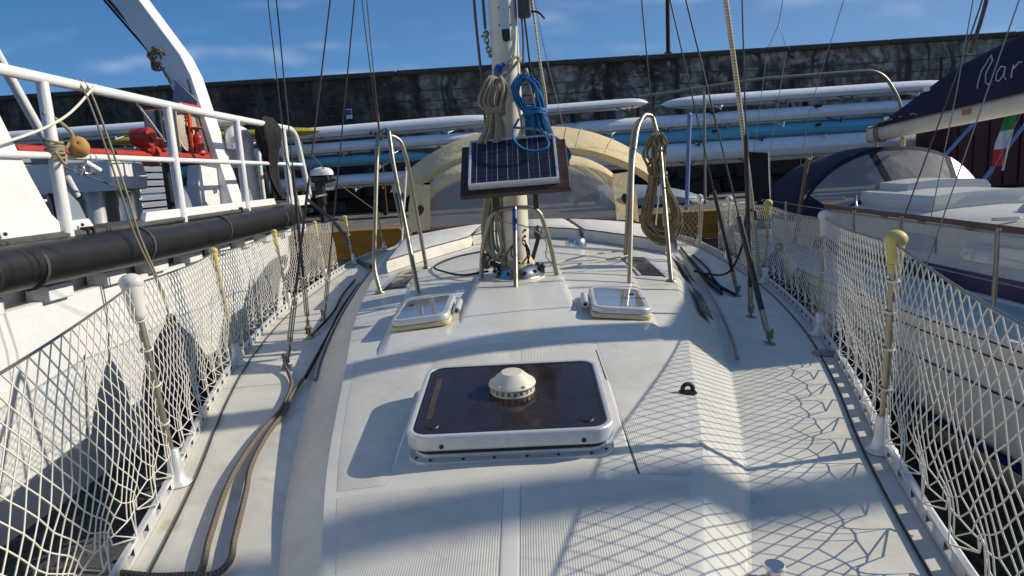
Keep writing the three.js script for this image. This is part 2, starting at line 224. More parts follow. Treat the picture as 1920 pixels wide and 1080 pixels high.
{
  const wm = tex(2048, 256, (u, v) => { // u spans 48 m, v 4.2 m
    const X0 = u * 48, Y0 = v * 4.2, X = X0 + 0.06 * Y0 + 0.25 * fbm(X0 * 0.7, Y0 * 1.3, 2, 3), Yy = Y0 + 0.15 * Math.sin(X0 * 0.9) + 0.3 * fbm(X0 * 0.9, Y0, 8, 3), st = fbm(X * 2.6, Yy * 0.35, 1.7, 5), bl = fbm(X * 0.55, Yy * 0.8, 4.4, 5), md = fbm(X * 2.2, Yy * 2.4, 6.1, 5), fine = fbm(X * 9, Yy * 9, 7.4, 3), drip = sm(0.05, 0.3, fbm(X * 4.5, Yy * 0.28, 3.9, 4));
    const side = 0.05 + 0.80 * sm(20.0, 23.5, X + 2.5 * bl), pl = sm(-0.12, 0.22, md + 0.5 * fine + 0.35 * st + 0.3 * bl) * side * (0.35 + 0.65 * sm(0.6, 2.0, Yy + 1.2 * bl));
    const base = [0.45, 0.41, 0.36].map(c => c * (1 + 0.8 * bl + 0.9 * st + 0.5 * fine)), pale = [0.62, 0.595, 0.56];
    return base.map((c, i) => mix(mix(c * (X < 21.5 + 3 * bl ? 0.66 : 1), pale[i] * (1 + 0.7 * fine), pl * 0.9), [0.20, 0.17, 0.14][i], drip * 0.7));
  });
  const w = thing('harbour_wall', 'tall dark grime streaked masonry wall behind the racing shells', 'wall', [0, 0.08, -17.5]);
  const rows = []; for (let j = 0; j <= 10; j++) { const r = []; for (let i = 0; i <= 80; i++) { const x = -24 + i * 0.6, y = 0.09 + j * 0.33; r.push([x, y, -17.5 + 0.05 * fbm(x * 0.8, y * 1.4, 3, 4)]); } rows.push(r); }
  const g = loft(rows), uv = g.attributes.uv, p = g.attributes.position; for (let i = 0; i < uv.count; i++) uv.setXY(i, (p.getX(i) + 24) / 48, (p.getY(i)) / 4.2);
  part(w, 'wall_face', g, M(wm, 0.95, { bumpMap: coarseBump, bumpScale: 0.05 }));
  part(w, 'wall_core', box(0, 1.7, -18.4, 48, 3.3, 1.6), mat.rust);
  for (let i = 0; i < 16; i++) part(w, 'coping_stone', box(-22.5 + i * 3, 3.435 + 0.004 * (i % 3), -18.25, 2.985, 0.12, 1.75, 0.03), M(mottled([0.30, 0.285, 0.26], 0.4, 6, { z: 1.1 + i * 0 }), 0.95));
  for (const [y, dz] of [[2.98, 0.05], [2.72, 0.06], [2.5, 0.05], [2.3, 0.05]]) { const c = []; for (let i = 0; i <= 24; i++) c.push([-24 + i * 2, y + 0.03 * Math.sin(i * 1.7 + y) + (i % 2 ? -0.02 : 0.01), -17.38 + dz]); part(w, 'cable', rope(c, 0.012, { seg: 60, n: 5 }), mat.greyRubber); }
  for (const x of [-19, -15.5, -11, -7.2, -4.35, 2.9, 6.6, 10.2]) part(w, 'drain_pipe', rod([x, 0.1, -17.33], [x, 3.2 - (Math.abs(x) % 1), -17.33], 0.03), mat.rust);
  // rough stones of the wall foot, seen under the shells
  const sg = [0, 1, 2, 3].map(k => { const b = new RoundedBoxGeometry(0.75, 0.34, 0.22, 2, 0.06), pp = b.attributes.position; for (let i = 0; i < pp.count; i++) { const v = V().fromBufferAttribute(pp, i); const n = fbm(v.x * 4 + k * 7, v.y * 5, v.z * 4 + k, 3) * 0.12; pp.setXYZ(i, v.x + n, v.y + n * 0.6, v.z + n); } b.computeVertexNormals(); return b; });
  const sms = [0.22, 0.18, 0.26].map((c, i) => M(mottled([c, c * 0.92, c * 0.82], 0.4, 5, { z: i * 2.2 }), 0.95, { bumpMap: coarseBump, bumpScale: 0.02 }));
  for (let row = 0; row < 2; row++) for (let i = 0; i < 40; i++) { const me = new THREE.Mesh(sg[(i * 7 + row) % 4], sms[(i * 5 + row * 2) % 3]); me.name = 'stone'; me.castShadow = me.receiveShadow = true; me.position.set(-15 + i * 0.78 + (row % 2) * 0.39 + rr(-0.03, 0.03), 0.17 + row * 0.35, 0.1 + rr(0, 0.05)); me.scale.set(rr(0.75, 1.1), rr(0.8, 1.15), 1); me.rotation.z = rr(-0.06, 0.06); w.add(me); }
}

// ---------------------------------------------------------------- our sailing yacht
const wid = table([[2.1, 0.04], [1.6, 0.22], [0.8, 0.46], [0, 0.66], [-0.7, 0.80], [-1.36, 0.945], [-1.95, 1.10], [-2.6, 1.30], [-3.34, 1.495], [-4.2, 1.66], [-4.9, 1.755], [-6.2, 1.85], [-7.5, 1.88], [-9.3, 1.72]]);
const cb = table([[-0.5, 0.26], [-1, 0.385], [-1.36, 0.505], [-1.82, 0.645], [-2.65, 0.85], [-3.3, 1.0], [-4.4, 1.19], [-6.1, 1.42], [-7.4, 1.54]]);
const hc = table([[-0.5, 0.012], [-1, 0.04], [-1.36, 0.068], [-1.82, 0.097], [-2.65, 0.152], [-3.3, 0.178], [-4.4, 0.205], [-6.1, 0.22], [-7.4, 0.23]]);
const ct = z => cb(z) - 0.035 - 0.85 * hc(z);
const crown = table([[-0.5, 0.01], [-1.36, 0.022], [-2.65, 0.04], [-4.4, 0.06], [-7.4, 0.08]]);
const roofY = (x, z) => { const t = clamp(Math.abs(x + 0.025) / ct(z)); return hc(z) + crown(z) * (1 - t * t); };

const boat = thing('sailing_yacht', 'white sailing yacht whose foredeck, mast and cabin roof fill the foreground', 'yacht', [0, 0, -3.5]);
const range = (a, b, n) => Array.from({ length: n + 1 }, (_, i) => a + (b - a) * i / n);
const zs = range(2.1, -9.3, 110);
part(boat, 'hull', loft(zs.map(z => { const w = wid(z), k = sm(2.1, -1.5, z); return [[-w * 0.5, -1.4, z], [-w * mix(0.6, 0.9, k), -0.9, z], [-w * mix(0.85, 1, k), -0.45, z], [-w - 0.012, -0.012, z], [-w + 0.0, 0.0, z]]; }).concat([]), 0), mat.hullWhite);
part(boat, 'hull', [loft(zs.map(z => { const w = wid(z), k = sm(2.1, -1.5, z); return [[w * 0.5, -1.4, z], [w * mix(0.6, 0.9, k), -0.9, z], [w * mix(0.85, 1, k), -0.45, z], [w + 0.012, -0.012, z], [w, 0.0, z]]; })), loft([[[-1.72, 0, -9.3], [1.72, 0, -9.3]], [[-1.0, -1.3, -9.3], [1.0, -1.3, -9.3]]])], mat.hullWhite);
part(boat, 'deck', loft(zs.map(z => { const w = wid(z); return range(-1, 1, 16).map(t => [t * w, 0.0 + 0.006 * (1 - t * t), z]); })), mat.deck);
{
  const rz = range(-0.5, -7.4, 90), prof = z => {
    const b = cb(z), t = ct(z), h = hc(z), pts = [];
    const side = s => { const q = [[b + 0.014, 0.004], [b + 0.005, 0.0075], [b, 0.014], [mix(b, t, 0.3), mix(0.014, h, 0.31)], [mix(b, t, 0.65), mix(0.014, h, 0.67)], [mix(b, t, 0.93), mix(0.014, h, 0.955)], [mix(b, t, 0.975), mix(0.014, h, 0.99)]]; return q.map(([x, y]) => [s * x, y, z]); };
    pts.push(...side(-1)); for (const k of range(-1, 1, 20)) pts.push([k * t * 0.97, roofY(k * t * 0.97 - 0.025, z), z]); pts.push(...side(1).reverse()); return pts;
  };
  part(boat, 'coachroof', loft(rz.map(prof), 0.33).translate(-0.025, 0, 0), mat.gel);
  part(boat, 'coachroof_end', loft([prof(-7.4), prof(-7.4).map(([x, , z]) => [x, 0, z])]), mat.gel);
  // moulded non-skid panels, 3 mm proud of the smooth gelcoat
  const panel = (z0, z1, xa, xb) => { const g = loft(range(z0, z1, 14).map(z => range(0, 1, 8).map(t => { const x = mix(xa(z), xb(z), t); return [x, roofY(x, z) + (t === 0 || t === 1 || z === z0 || z === z1 ? 0.0005 : 0.003), z]; }))); return g; };
  for (const s of [-1, 1]) {
    part(boat, 'nonskid_panel', panel(-0.75, -1.63, () => s * 0.022 - 0.025, z => s * (ct(z) - 0.03) - 0.025), mat.nonskid);
    part(boat, 'nonskid_panel', panel(-1.66, -2.72, z => s * 0.33 - 0.025, z => s * (ct(z) - 0.03) - 0.025), mat.nonskid);
    part(boat, 'nonskid_panel', panel(-2.37, -2.72, () => s * 0.022 - 0.025, z => s * 0.315 - 0.025), mat.nonskid);
  }
  part(boat, 'seam_strip', loft(range(-1.66, -2.6, 12).map(z => { const x = 0.302 - 0.012 * (z + 1.66) * -1; return [[x - 0.002, roofY(x, z) + 0.0012, z], [x, roofY(x, z) + 0.002, z], [x + 0.002, roofY(x, z) + 0.0012, z]]; })), mat.dirt);
  part(boat, 'centre_ridge', loft(range(-0.75, -1.60, 12).map(z => [[-0.045, roofY(0, z) + 0.001, z], [-0.039, roofY(0, z) + 0.0025, z], [-0.011, roofY(0, z) + 0.0025, z], [-0.005, roofY(0, z) + 0.001, z]])), mat.gelSmooth);
}
// toe rails with slots, seam strips
for (const s of [-1, 1]) {
  const gs = [], strip = (za, zb, y0, y1, n = 1) => { const P = range(za, zb, n); return loft([P.map(z => [s * (wid(z) - 0.03), y0, z]), P.map(z => [s * (wid(z) - 0.03), y1, z]), P.map(z => [s * (wid(z) - 0.018), y1 + 0.002, z]), P.map(z => [s * (wid(z) - 0.018), y0, z]), P.map(z => [s * (wid(z) - 0.03), y0, z])], 0.6); };
  gs.push(strip(1.6, -8.6, 0.003, 0.014, 90), strip(1.6, -8.6, 0.036, 0.046, 90));
  for (let z = 0.4; z > -8.5; z -= 0.12) gs.push(strip(z, z - 0.075, 0.013, 0.037, 1));
  gs.push(loft([range(1.6, -8.6, 90).map(z => [s * (wid(z) - 0.018), 0.006, z]), range(1.6, -8.6, 90).map(z => [s * (wid(z) + 0.012), 0.008, z]), range(1.6, -8.6, 90).map(z => [s * (wid(z) + 0.014), -0.03, z])]));
  part(boat, 'toe_rail', gs, mat.alu);
  part(boat, 'seam_strip', loft(range(0.4, -8.4, 80).map(z => [[s * (wid(z) - 0.088), 0.0065, z], [s * (wid(z) - 0.084), 0.0085, z], [s * (wid(z) - 0.080), 0.0065, z]])), mat.dirt);
}
// forehatch
{
  const F = group(boat, 'forehatch', [-0.03, roofY(0, -2.0) - 0.006, -2.0]); F.rotation.x = 0.105;
  local(F, 'coaming', slab(rrect(0.66, 0.62, 0.06), -0.02, 0.022, 0.008), mat.gelSmooth);
  const fl = local(F, 'base_flange', slab(ring(0.575, 0.515, 0.065, 0.05), 0.0025, 0.012, 0.003), mat.alu);
  const scr = []; for (const x of [-0.22, -0.13, -0.045, 0.045, 0.13, 0.22]) scr.push(rod([x, 0.014, 0.245], [x, 0.0165, 0.245], 0.0045)); for (const s of [-1, 1]) for (const z of [-0.15, -0.05, 0.05, 0.15]) scr.push(rod([s * 0.272, 0.014, z], [s * 0.272, 0.0165, z], 0.0045)); for (const s of [-1, 1]) scr.push(rod([s * 0.262, 0.014, 0.225], [s * 0.262, 0.0165, 0.225], 0.0045));
  scr.forEach(g => local(F, 'screw', g, mat.dirt));
  local(F, 'inner_frame', slab(ring(0.535, 0.475, 0.05, 0.02), 0.014, 0.014, 0.004), mat.alu);
  local(F, 'seal', slab(ring(0.53, 0.47, 0.048, 0.03), 0.028, 0.02, 0.001), mat.black);
  const lid = local(F, 'lid_frame', slab(ring(0.572, 0.508, 0.062, 0.02), 0.045, 0.046, 0.007, 3), mat.alu);
  local(F, 'pane', slab(rrect(0.534, 0.470, 0.045), 0.078, 0.0115, 0.002), mat.tint);
  const tr = new THREE.Shape(); local(F, 'pane_seal', slab(ring(0.5345, 0.4705, 0.046, 0.008), 0.079, 0.0117, 0.001), mat.black);
  local(F, 'inner_slats', slab(rrect(0.017, 0.29, 0.006), 0.0892, 0.0010, 0.0003).translate(-0.232, 0, 0.0), M(mottled([0.30, 0.23, 0.14], 0.9, 9, { z: 3.3, spots: 0.6, spotRGB: [0.12, 0.09, 0.06], rep: 4 }), 0.4));
  for (const x of [-0.215, 0.215]) local(F, 'lock_knob', rod([x, 0.089, 0.19], [x, 0.0935, 0.19], 0.02, 0.017, 16), mat.black);
  for (const x of [-0.185, 0.2]) local(F, 'front_bolt', rod([x, 0.06, 0.2525], [x, 0.06, 0.2565], 0.007, 0.006, 12), mat.black);
  const hinge = []; for (let i = 0; i < 26; i++) hinge.push(rod([-0.165 + i * 0.0052, 0.066, -0.262], [-0.165 + i * 0.0052 + 0.0036, 0.066, -0.262], 0.008, 0.008, 8));
  hinge.push(rod([-0.2, 0.064, -0.262], [0.2, 0.064, -0.262], 0.005)); for (const x of [-0.19, 0.03, 0.12, 0.17]) hinge.push(box(x, 0.055, -0.26, 0.03, 0.03, 0.014, 0.003));
  local(F, 'hinge', hinge, mat.alu);
  // mushroom ventilator
  const vn = group(F, 'ventilator', [0, 0, 0]); vn.position.set(0.006, 0.089, -0.03);
  const cap = lathe([[0.001, 0.062], [0.03, 0.0615], [0.034, 0.060], [0.062, 0.034], [0.072, 0.027], [0.073, 0.022], [0.066, 0.022], [0.03, 0.034]], 40); const teeth = [];
  for (let i = 0; i < 22; i++) { const a = i / 22 * Math.PI * 2; const b = box(0, 0.0145, 0.0655, 0.011, 0.019, 0.005, 0.001); b.rotateY(a); teeth.push(b); }
  for (const a of [0.62, -0.62]) { const b = rod([0, 0.0335, 0.0665], [0, 0.036, 0.069], 0.0045); b.rotateY(a); teeth.push(b.clone()); }
  vn.add(new THREE.Mesh(merge([cap, teeth, new THREE.CylinderGeometry(0.068, 0.069, 0.006, 32).translate(0, 0.003, 0)]), mat.mastPaint)); vn.children[0].name = 'ventilator_cap'; vn.children[0].castShadow = vn.children[0].receiveShadow = true;
  const core = new THREE.Mesh(new THREE.CylinderGeometry(0.05, 0.05, 0.03, 24).translate(0, 0.015, 0), mat.mastPaint); core.name = 'ventilator_core'; F.add(core); core.position.copy(vn.position); F.remove(vn); const cp = vn.children[0]; cp.position.copy(vn.position); F.add(cp);
}
// raised plinth with two small hatches, mast pedestal
{
  const pl = (z0, z1, w0, w1, lift, inset) => { const rows = range(z0, z1, 12).map((z, i) => { const w = mix(w0, w1, i / 12); return range(-1, 1, 14).map(t => [t * w, roofY(t * w, z) + lift, z]); }); const base = rows.map((r, i) => r.map(p => [...p])); return rows; };
  const rows = []; const zz = [-2.72, -2.745, -2.79, -2.82, -2.9, -3.1, -3.4, -3.7, -4.0, -4.15, -4.2, -4.25]; const li = [-0.004, 0.006, 0.017, 0.02, 0.02, 0.019, 0.018, 0.015, 0.012, 0.008, 0.002, -0.004];
  zz.forEach((z, i) => { const w = mix(0.60, 0.70, clamp((-2.72 - z) / 1.5)), r = []; for (const t of [-1, -0.985, -0.95, -0.92, -0.8, -0.6, -0.4, -0.2, 0, 0.2, 0.4, 0.6, 0.8, 0.92, 0.95, 0.985, 1]) { const a = Math.abs(t), k = a > 0.991 ? -0.12 : a > 0.97 ? 0.25 : a > 0.94 ? 0.85 : 1; r.push([-0.01 + t * w, roofY(t * w, z) + (k > 0 ? li[i] * k : -0.004), z]); } rows.push(r); });
  part(boat, 'plinth', loft(rows), mat.gelSmooth);
  const P = [], zc = [-2.93, -2.95, -3.0, -3.35, -3.46, -3.50, -3.54, -3.9, -4.3, -4.5, -4.58, -4.62], yc = [0.235, 0.243, 0.25, 0.277, 0.284, 0.287, 0.289, 0.296, 0.296, 0.29, 0.27, 0.24];
  // wedge front face, flat top
  const pr = [[-2.96, 0.215, 0.285], [-2.98, 0.226, 0.28], [-3.40, 0.281, 0.25], [-3.46, 0.290, 0.246], [-3.52, 0.294, 0.244], [-4.3, 0.302, 0.232], [-4.42, 0.298, 0.23], [-4.5, 0.25, 0.235]];
  part(boat, 'mast_pedestal', loft(pr.map(([z, y, w]) => [[-w - 0.02, 0.2, z], [-w - 0.012, y - 0.02, z], [-w + 0.005, y - 0.004, z], [-w + 0.03, y, z], [0, y + 0.004, z], [w - 0.03, y, z], [w - 0.005, y - 0.004, z], [w + 0.012, y - 0.02, z], [w + 0.02, 0.2, z]].map(([x, yy, zq]) => [x - 0.015, yy, zq]))), mat.gelSmooth);
  const small = (x, ry, hx) => {
    const H = group(boat, 'roof_hatch', [x, roofY(x, -3.2) + 0.018, -3.2]); H.rotation.set(0.03, ry, -Math.sign(x) * 0.09, 'YXZ');
    local(H, 'base_frame', slab(rrect(0.27, 0.46, 0.04), 0.0, 0.02, 0.004), mat.canvas);
    local(H, 'lid', slab(rrect(0.265, 0.45, 0.05), 0.0185, 0.032, 0.010, 3), mat.alu);
    local(H, 'pane', slab(rrect(0.215, 0.39, 0.03), 0.046, 0.0065, 0.002), M([0.24, 0.25, 0.26], 0.08, { clearcoat: 1, clearcoatRoughness: 0.05 }));
    local(H, 'hinge', [rod([hx * 0.158, 0.03, 0.1], [hx * 0.158, 0.03, -0.1], 0.017, 0.017, 12), box(hx * 0.14, 0.02, 0, 0.03, 0.012, 0.17)], mat.alu);
    for (const z of [0.101, -0.101]) local(H, 'hinge_bolt', rod([hx * 0.158, 0.03, z], [hx * 0.158, 0.03, z * 1.04], 0.008), mat.black);
    local(H, 'lock_knob', rod([-hx * 0.07, 0.0524, -0.06], [-hx * 0.07, 0.057, -0.06], 0.013), mat.black);
  };
  small(-0.46, 0.02, 1); small(0.455, -0.05, -1);
}
// mast
const MX = -0.025, MZ = -3.93;
const mastX = y => MX + 0.0 * y, mastZ = y => MZ - 0.012 * (y - 0.3);
{
  const ms = group(boat, 'mast', [MX, 0.3, MZ]);
  const sec = range(0, 1, 28).map(t => { const a = t * Math.PI * 2; return [0.078 * Math.sign(Math.cos(a)) * Math.pow(Math.abs(Math.cos(a)), 0.85), 0.115 * Math.sign(Math.sin(a)) * Math.pow(Math.abs(Math.sin(a)), 0.9)]; });
  part(ms, 'mast_tube', loft([0.3, 1, 2, 3, 5, 8, 11.5].map(y => sec.map(([x, z]) => [mastX(y) + x, y, mastZ(y) + z]))), mat.mastPaint);
  const col = lathe([[0.165, -0.012], [0.165, 0.0], [0.16, 0.008], [0.15, 0.014], [0.135, 0.03], [0.12, 0.05], [0.1, 0.062], [0.08, 0.066]], 36); col.scale(0.92, 1, 1.05); col.translate(MX, 0.305, MZ + 0.1);
  part(ms, 'mast_collar', col, mat.steel);
  const cr = lathe([[0.172, -0.012], [0.176, -0.004], [0.17, 0.004], [0.16, 0.004]], 36); cr.scale(0.92, 1, 1.05); cr.translate(MX, 0.301, MZ + 0.1); part(ms, 'collar_gasket', cr, mat.cream);
  const hol = []; for (const a of [-0.9, -0.35, 0.35, 0.9, 1.5, -1.5]) hol.push(sphere(MX + Math.sin(a) * 0.128, 0.338, MZ + 0.1 + Math.cos(a) * 0.146, 0.011, 1.2, 0.9, 0.5, 10)); hol.forEach(g => part(ms, 'collar_bolt', g, mat.black));
  part(ms, 'collar_boot', lathe([[0.105, 0], [0.1, 0.02], [0.085, 0.05], [0.08, 0.06]], 24).scale(1, 1, 1.3).translate(MX, 0.35, MZ), mat.canvas);
  const front = y => mastZ(y) + 0.116;
  part(ms, 'exit_plate', box(MX + 0.012, 1.72, front(1.72) + 0.002, 0.052, 0.26, 0.006, 0.003), mat.alu);
  part(ms, 'exit_slot', [box(MX + 0.012, 1.615, front(1.6) + 0.003, 0.044, 0.05, 0.008, 0.004), sphere(MX + 0.012, 1.597, front(1.6) + 0.002, 0.022, 1, 1, 0.3)], mat.black);
  [[-0.02, 1.75], [0.04, 1.75], [-0.02, 1.66], [0.04, 1.66], [0.055, 1.80]].forEach(([x, y]) => part(ms, 'rivet', sphere(MX + x, y, front(y) + 0.004, 0.0045, 1, 1, 0.6, 8), mat.black));
  [[0.02, 0.52], [0.055, 0.525], [0.04, 0.505], [0.02, 0.485], [0.058, 0.56]].forEach(([x, y]) => part(ms, 'cable_gland', sphere(MX + x, y, front(y) - 0.012 - x * x * 3, 0.008, 1, 1, 0.9, 10), mat.black));
  // winch on the sunny side, its drum axis athwartships
  const w = lathe([[0.001, 0], [0.05, 0], [0.05, 0.008], [0.036, 0.018], [0.034, 0.06], [0.042, 0.075], [0.046, 0.08], [0.046, 0.1]], 24); w.rotateZ(-Math.PI / 2); w.translate(MX + 0.09, 1.14, MZ); part(ms, 'winch_drum', w, mat.dullSteel);
  const wf = lathe([[0.001, 0.104], [0.02, 0.108], [0.066, 0.104], [0.068, 0.098], [0.046, 0.095]], 28); wf.rotateZ(-Math.PI / 2); wf.translate(MX + 0.09, 1.14, MZ); part(ms, 'winch_flange', wf, mat.steel);
  part(ms, 'winch_pad', box(MX + 0.085, 1.14, MZ, 0.03, 0.12, 0.12, 0.01), mat.alu);
  part(ms, 'junction_box', [box(MX + 0.117, 1.765, MZ + 0.03, 0.07, 0.115, 0.08, 0.012), rod([MX + 0.105, 1.81, MZ + 0.03], [MX + 0.105, 1.86, MZ + 0.03], 0.006)], mat.greyRubber);
  part(ms, 'box_lever', rope([[MX + 0.15, 1.735, MZ + 0.03], [MX + 0.19, 1.725, MZ + 0.05], [MX + 0.225, 1.69, MZ + 0.05]], 0.006), mat.black);
  part(ms, 'halyard_cleat', [box(MX - 0.01, 1.40, front(1.4) + 0.02, 0.03, 0.06, 0.04, 0.008), rod([MX - 0.01, 1.34, front(1.4) + 0.05], [MX - 0.01, 1.46, front(1.4) + 0.05], 0.012), sphere(MX - 0.035, 1.42, front(1.4) + 0.025, 0.034, 0.9, 1.2, 0.8)], mat.blueTape);
  // spreaders high above the frame
  for (const s of [-1, 1]) part(ms, 'spreader', rod([MX + s * 0.05, 6.0, mastZ(6)], [MX + s * 1.26, 6.08, mastZ(6) - 0.15], 0.03, 0.02), mat.mastPaint);
  // cables at the mast foot, blocks
  for (let i = 0; i < 5; i++) part(ms, 'foot_cable', rope([[MX + 0.02 + [0, 0.035, 0.02, 0, 0.03][i], 0.52 - 0.015 * (i % 3), front(0.5) + 0.0], [MX + [-0.05, 0.06, 0.07, -0.03, 0.075][i], 0.44, front(0.45) + 0.035], [MX + [-0.06, 0.07, 0.03, 0.02, 0.06][i], 0.375, front(0.38) + 0.025]], 0.0045, { n: 5 }), mat.black);
  part(ms, 'turning_block', [sphere(MX - 0.17, 0.40, MZ + 0.12, 0.042, 0.7, 1.1, 1, 14), rod([MX - 0.17, 0.4, MZ + 0.12], [MX - 0.07, 0.34, MZ + 0.05], 0.016)], mat.greyRubber);
  part(ms, 'turning_block', [sphere(MX + 0.13, 0.53, MZ - 0.02, 0.045, 0.55, 1, 1.1, 14), rod([MX + 0.13, 0.5, MZ], [MX + 0.09, 0.38, MZ], 0.012)], mat.black);
  for (const [x, z] of [[-0.1, 0.12], [0.1, 0.1], [0.145, 0.06], [0.12, 0.0]]) part(ms, 'foot_shackle', [sphere(MX + x, 0.345, MZ + z, 0.018, 1, 1, 1, 10), rod([MX + x, 0.3, MZ + z], [MX + x, 0.35, MZ + z], 0.012)], mat.black);
}
// tripod hoop in front of the mast
{
  const t = group(boat, 'mast_hoop', [-0.02, 0.29, -3.7]);
  part(t, 'hoop_tube', pipe([[-0.232, 0.288, -3.83], [-0.215, 0.48, -3.82], [-0.15, 0.675, -3.80], [-0.018, 0.695, -3.79], [0.115, 0.68, -3.80], [0.17, 0.48, -3.82], [0.198, 0.288, -3.82]], 0.0125, 0.09), mat.dullSteel);
  part(t, 'front_leg', rod([-0.018, 0.692, -3.79], [-0.031, 0.287, -3.50], 0.0125), mat.dullSteel);
  part(t, 'blue_tape', [rod([-0.0185, 0.68, -3.778], [-0.0215, 0.57, -3.70], 0.0135), rod([-0.13, 0.682, -3.80], [-0.08, 0.69, -3.797], 0.0135)], mat.blueTape);
  for (const p of [[-0.232, 0.286, -3.83], [0.198, 0.286, -3.82], [-0.031, 0.284, -3.5]]) part(t, 'foot_plate', rod(p, [p[0], p[1] + 0.008, p[2]], 0.026, 0.022, 16), mat.dullSteel);
}
// two tall guard frames either side of the mast
for (const [s, feet, topp] of [[-1, [[-0.867, -4.06], [-0.588, -3.79], [-0.685, -4.78]], [-0.83, 1.185, -4.35]], [1, [[0.602, -3.80], [0.707, -4.70], [0.87, -3.97]], [0.86, 1.18, -4.55]]]) {
  const t = group(boat, 'guard_frame', [topp[0], 0.24, topp[2]]); const F = feet.map(([x, z]) => V(x, roofY(x, z) + 0.004, z)); const T = V(...topp);
  if (s < 0) {
    part(t, 'frame_tube', pipe([F[0], V(-0.905, 0.36, -4.12), V(-0.872, 1.17, -4.42), V(-0.80, 1.20, -4.42), V(-0.775, 1.02, -4.33), F[1]], 0.0135, 0.05), mat.dullSteel);
    part(t, 'frame_tube', pipe([V(-0.84, 1.17, -4.42), V(-0.745, 1.14, -4.5), V(-0.715, 1.0, -4.52), F[2]], 0.0135, 0.07), mat.dullSteel);
  } else {
    part(t, 'frame_tube', pipe([F[0], V(0.70, 0.9, -4.2), V(0.772, 1.12, -4.42), V(0.83, 1.20, -4.5), V(0.892, 1.19, -4.55), V(0.925, 1.0, -4.5), F[2]], 0.0135, 0.06), mat.dullSteel);
    part(t, 'frame_tube', pipe([F[1], V(0.77, 1.0, -4.7), V(0.79, 1.15, -4.66), V(0.84, 1.185, -4.55)], 0.0135, 0.06), mat.dullSteel);
  }
  for (const p of F) part(t, 'foot_plate', rod(p, [p.x, p.y + 0.007, p.z], 0.032, 0.028, 16), mat.dullSteel);
  if (s < 0) part(t, 'blue_tape', rod([-0.812, 1.197, -4.42], [-0.797, 1.15, -4.40], 0.0148), mat.blueTape);
}
// roof windows next to the guard frames, side windows, fittings
{
  const win = (x0, x1, z0, z1, m, lift) => loft(range(z0, z1, 8).map(z => range(x0, x1, 4).map(x => [x, roofY(x, z) + lift, z])));
  for (const s of [-1, 1]) {
    const w = part(boat, 'roof_window', win(s * 0.72, s * 0.86, -4.12, -4.85, 0, 0.006), mat.tint);
    part(boat, 'window_trim', win(s * 0.70, s * 0.72, -4.1, -4.87, 0, 0.008), mat.alu); part(boat, 'window_trim', win(s * 0.86, s * 0.885, -4.1, -4.87, 0, 0.008), mat.alu);
    const sw = (za, zb, a, b) => loft(range(za, zb, 10).map(z => range(a, b, 3).map(t => [s * (mix(cb(z), ct(z), t) + 0.004), mix(0.02, hc(z), t * 1.03) + 0.004, z])));
    part(boat, 'side_window', sw(-3.45, -4.15, 0.3, 0.62), mat.tint); part(boat, 'side_window', sw(-4.5, -5.6, 0.3, 0.65), mat.tint);
    part(boat, 'side_rail', rope(range(-2.9, -6.4, 12).map(z => [s * (cb(z) + 0.02), 0.03, z]), 0.008), mat.dullSteel);
  }
  const eye = (x, y, z, s = 1) => { const g = new THREE.TorusGeometry(0.017 * s, 0.007 * s, 8, 18); g.rotateY(0.2); g.translate(x, y + 0.012 * s, z); return [g, box(x, y + 0.003, z, 0.052 * s, 0.008 * s, 0.03 * s, 0.003)]; };
  part(boat, 'pad_eye', eye(0.553, roofY(0.553, -2.2), -2.2, 1.1), mat.black);
  part(boat, 'pad_eye', eye(-1.02, 0.003, -3.45, 0.9), mat.black);
  part(boat, 'deck_filler', [rod([1.345, 0.004, -3.0], [1.345, 0.011, -3.0], 0.048, 0.044, 24), rod([1.345, 0.011, -3.0], [1.345, 0.014, -3.0], 0.03, 0.028, 20)], mat.dullSteel);
  part(boat, 'deck_bollard', [rod([0.535, 0.004, -1.34], [0.535, 0.03, -1.34], 0.018, 0.016, 16), rod([0.535, 0.03, -1.34], [0.535, 0.036, -1.34], 0.024, 0.02, 16)], mat.steel);
  const mv = lathe([[0.001, 0.075], [0.06, 0.07], [0.075, 0.06], [0.085, 0.02], [0.085, 0]], 24); mv.translate(0.42, roofY(0.42, -5.4), -5.4); part(boat, 'roof_ventilator', mv, mat.steel);
  part(boat, 'traveller_track', [rod([0.22, 0.315, -5.15], [0.74, 0.295, -4.72], 0.011), box(0.74, 0.295, -4.72, 0.03, 0.03, 0.03, 0.004)], mat.alu);
}
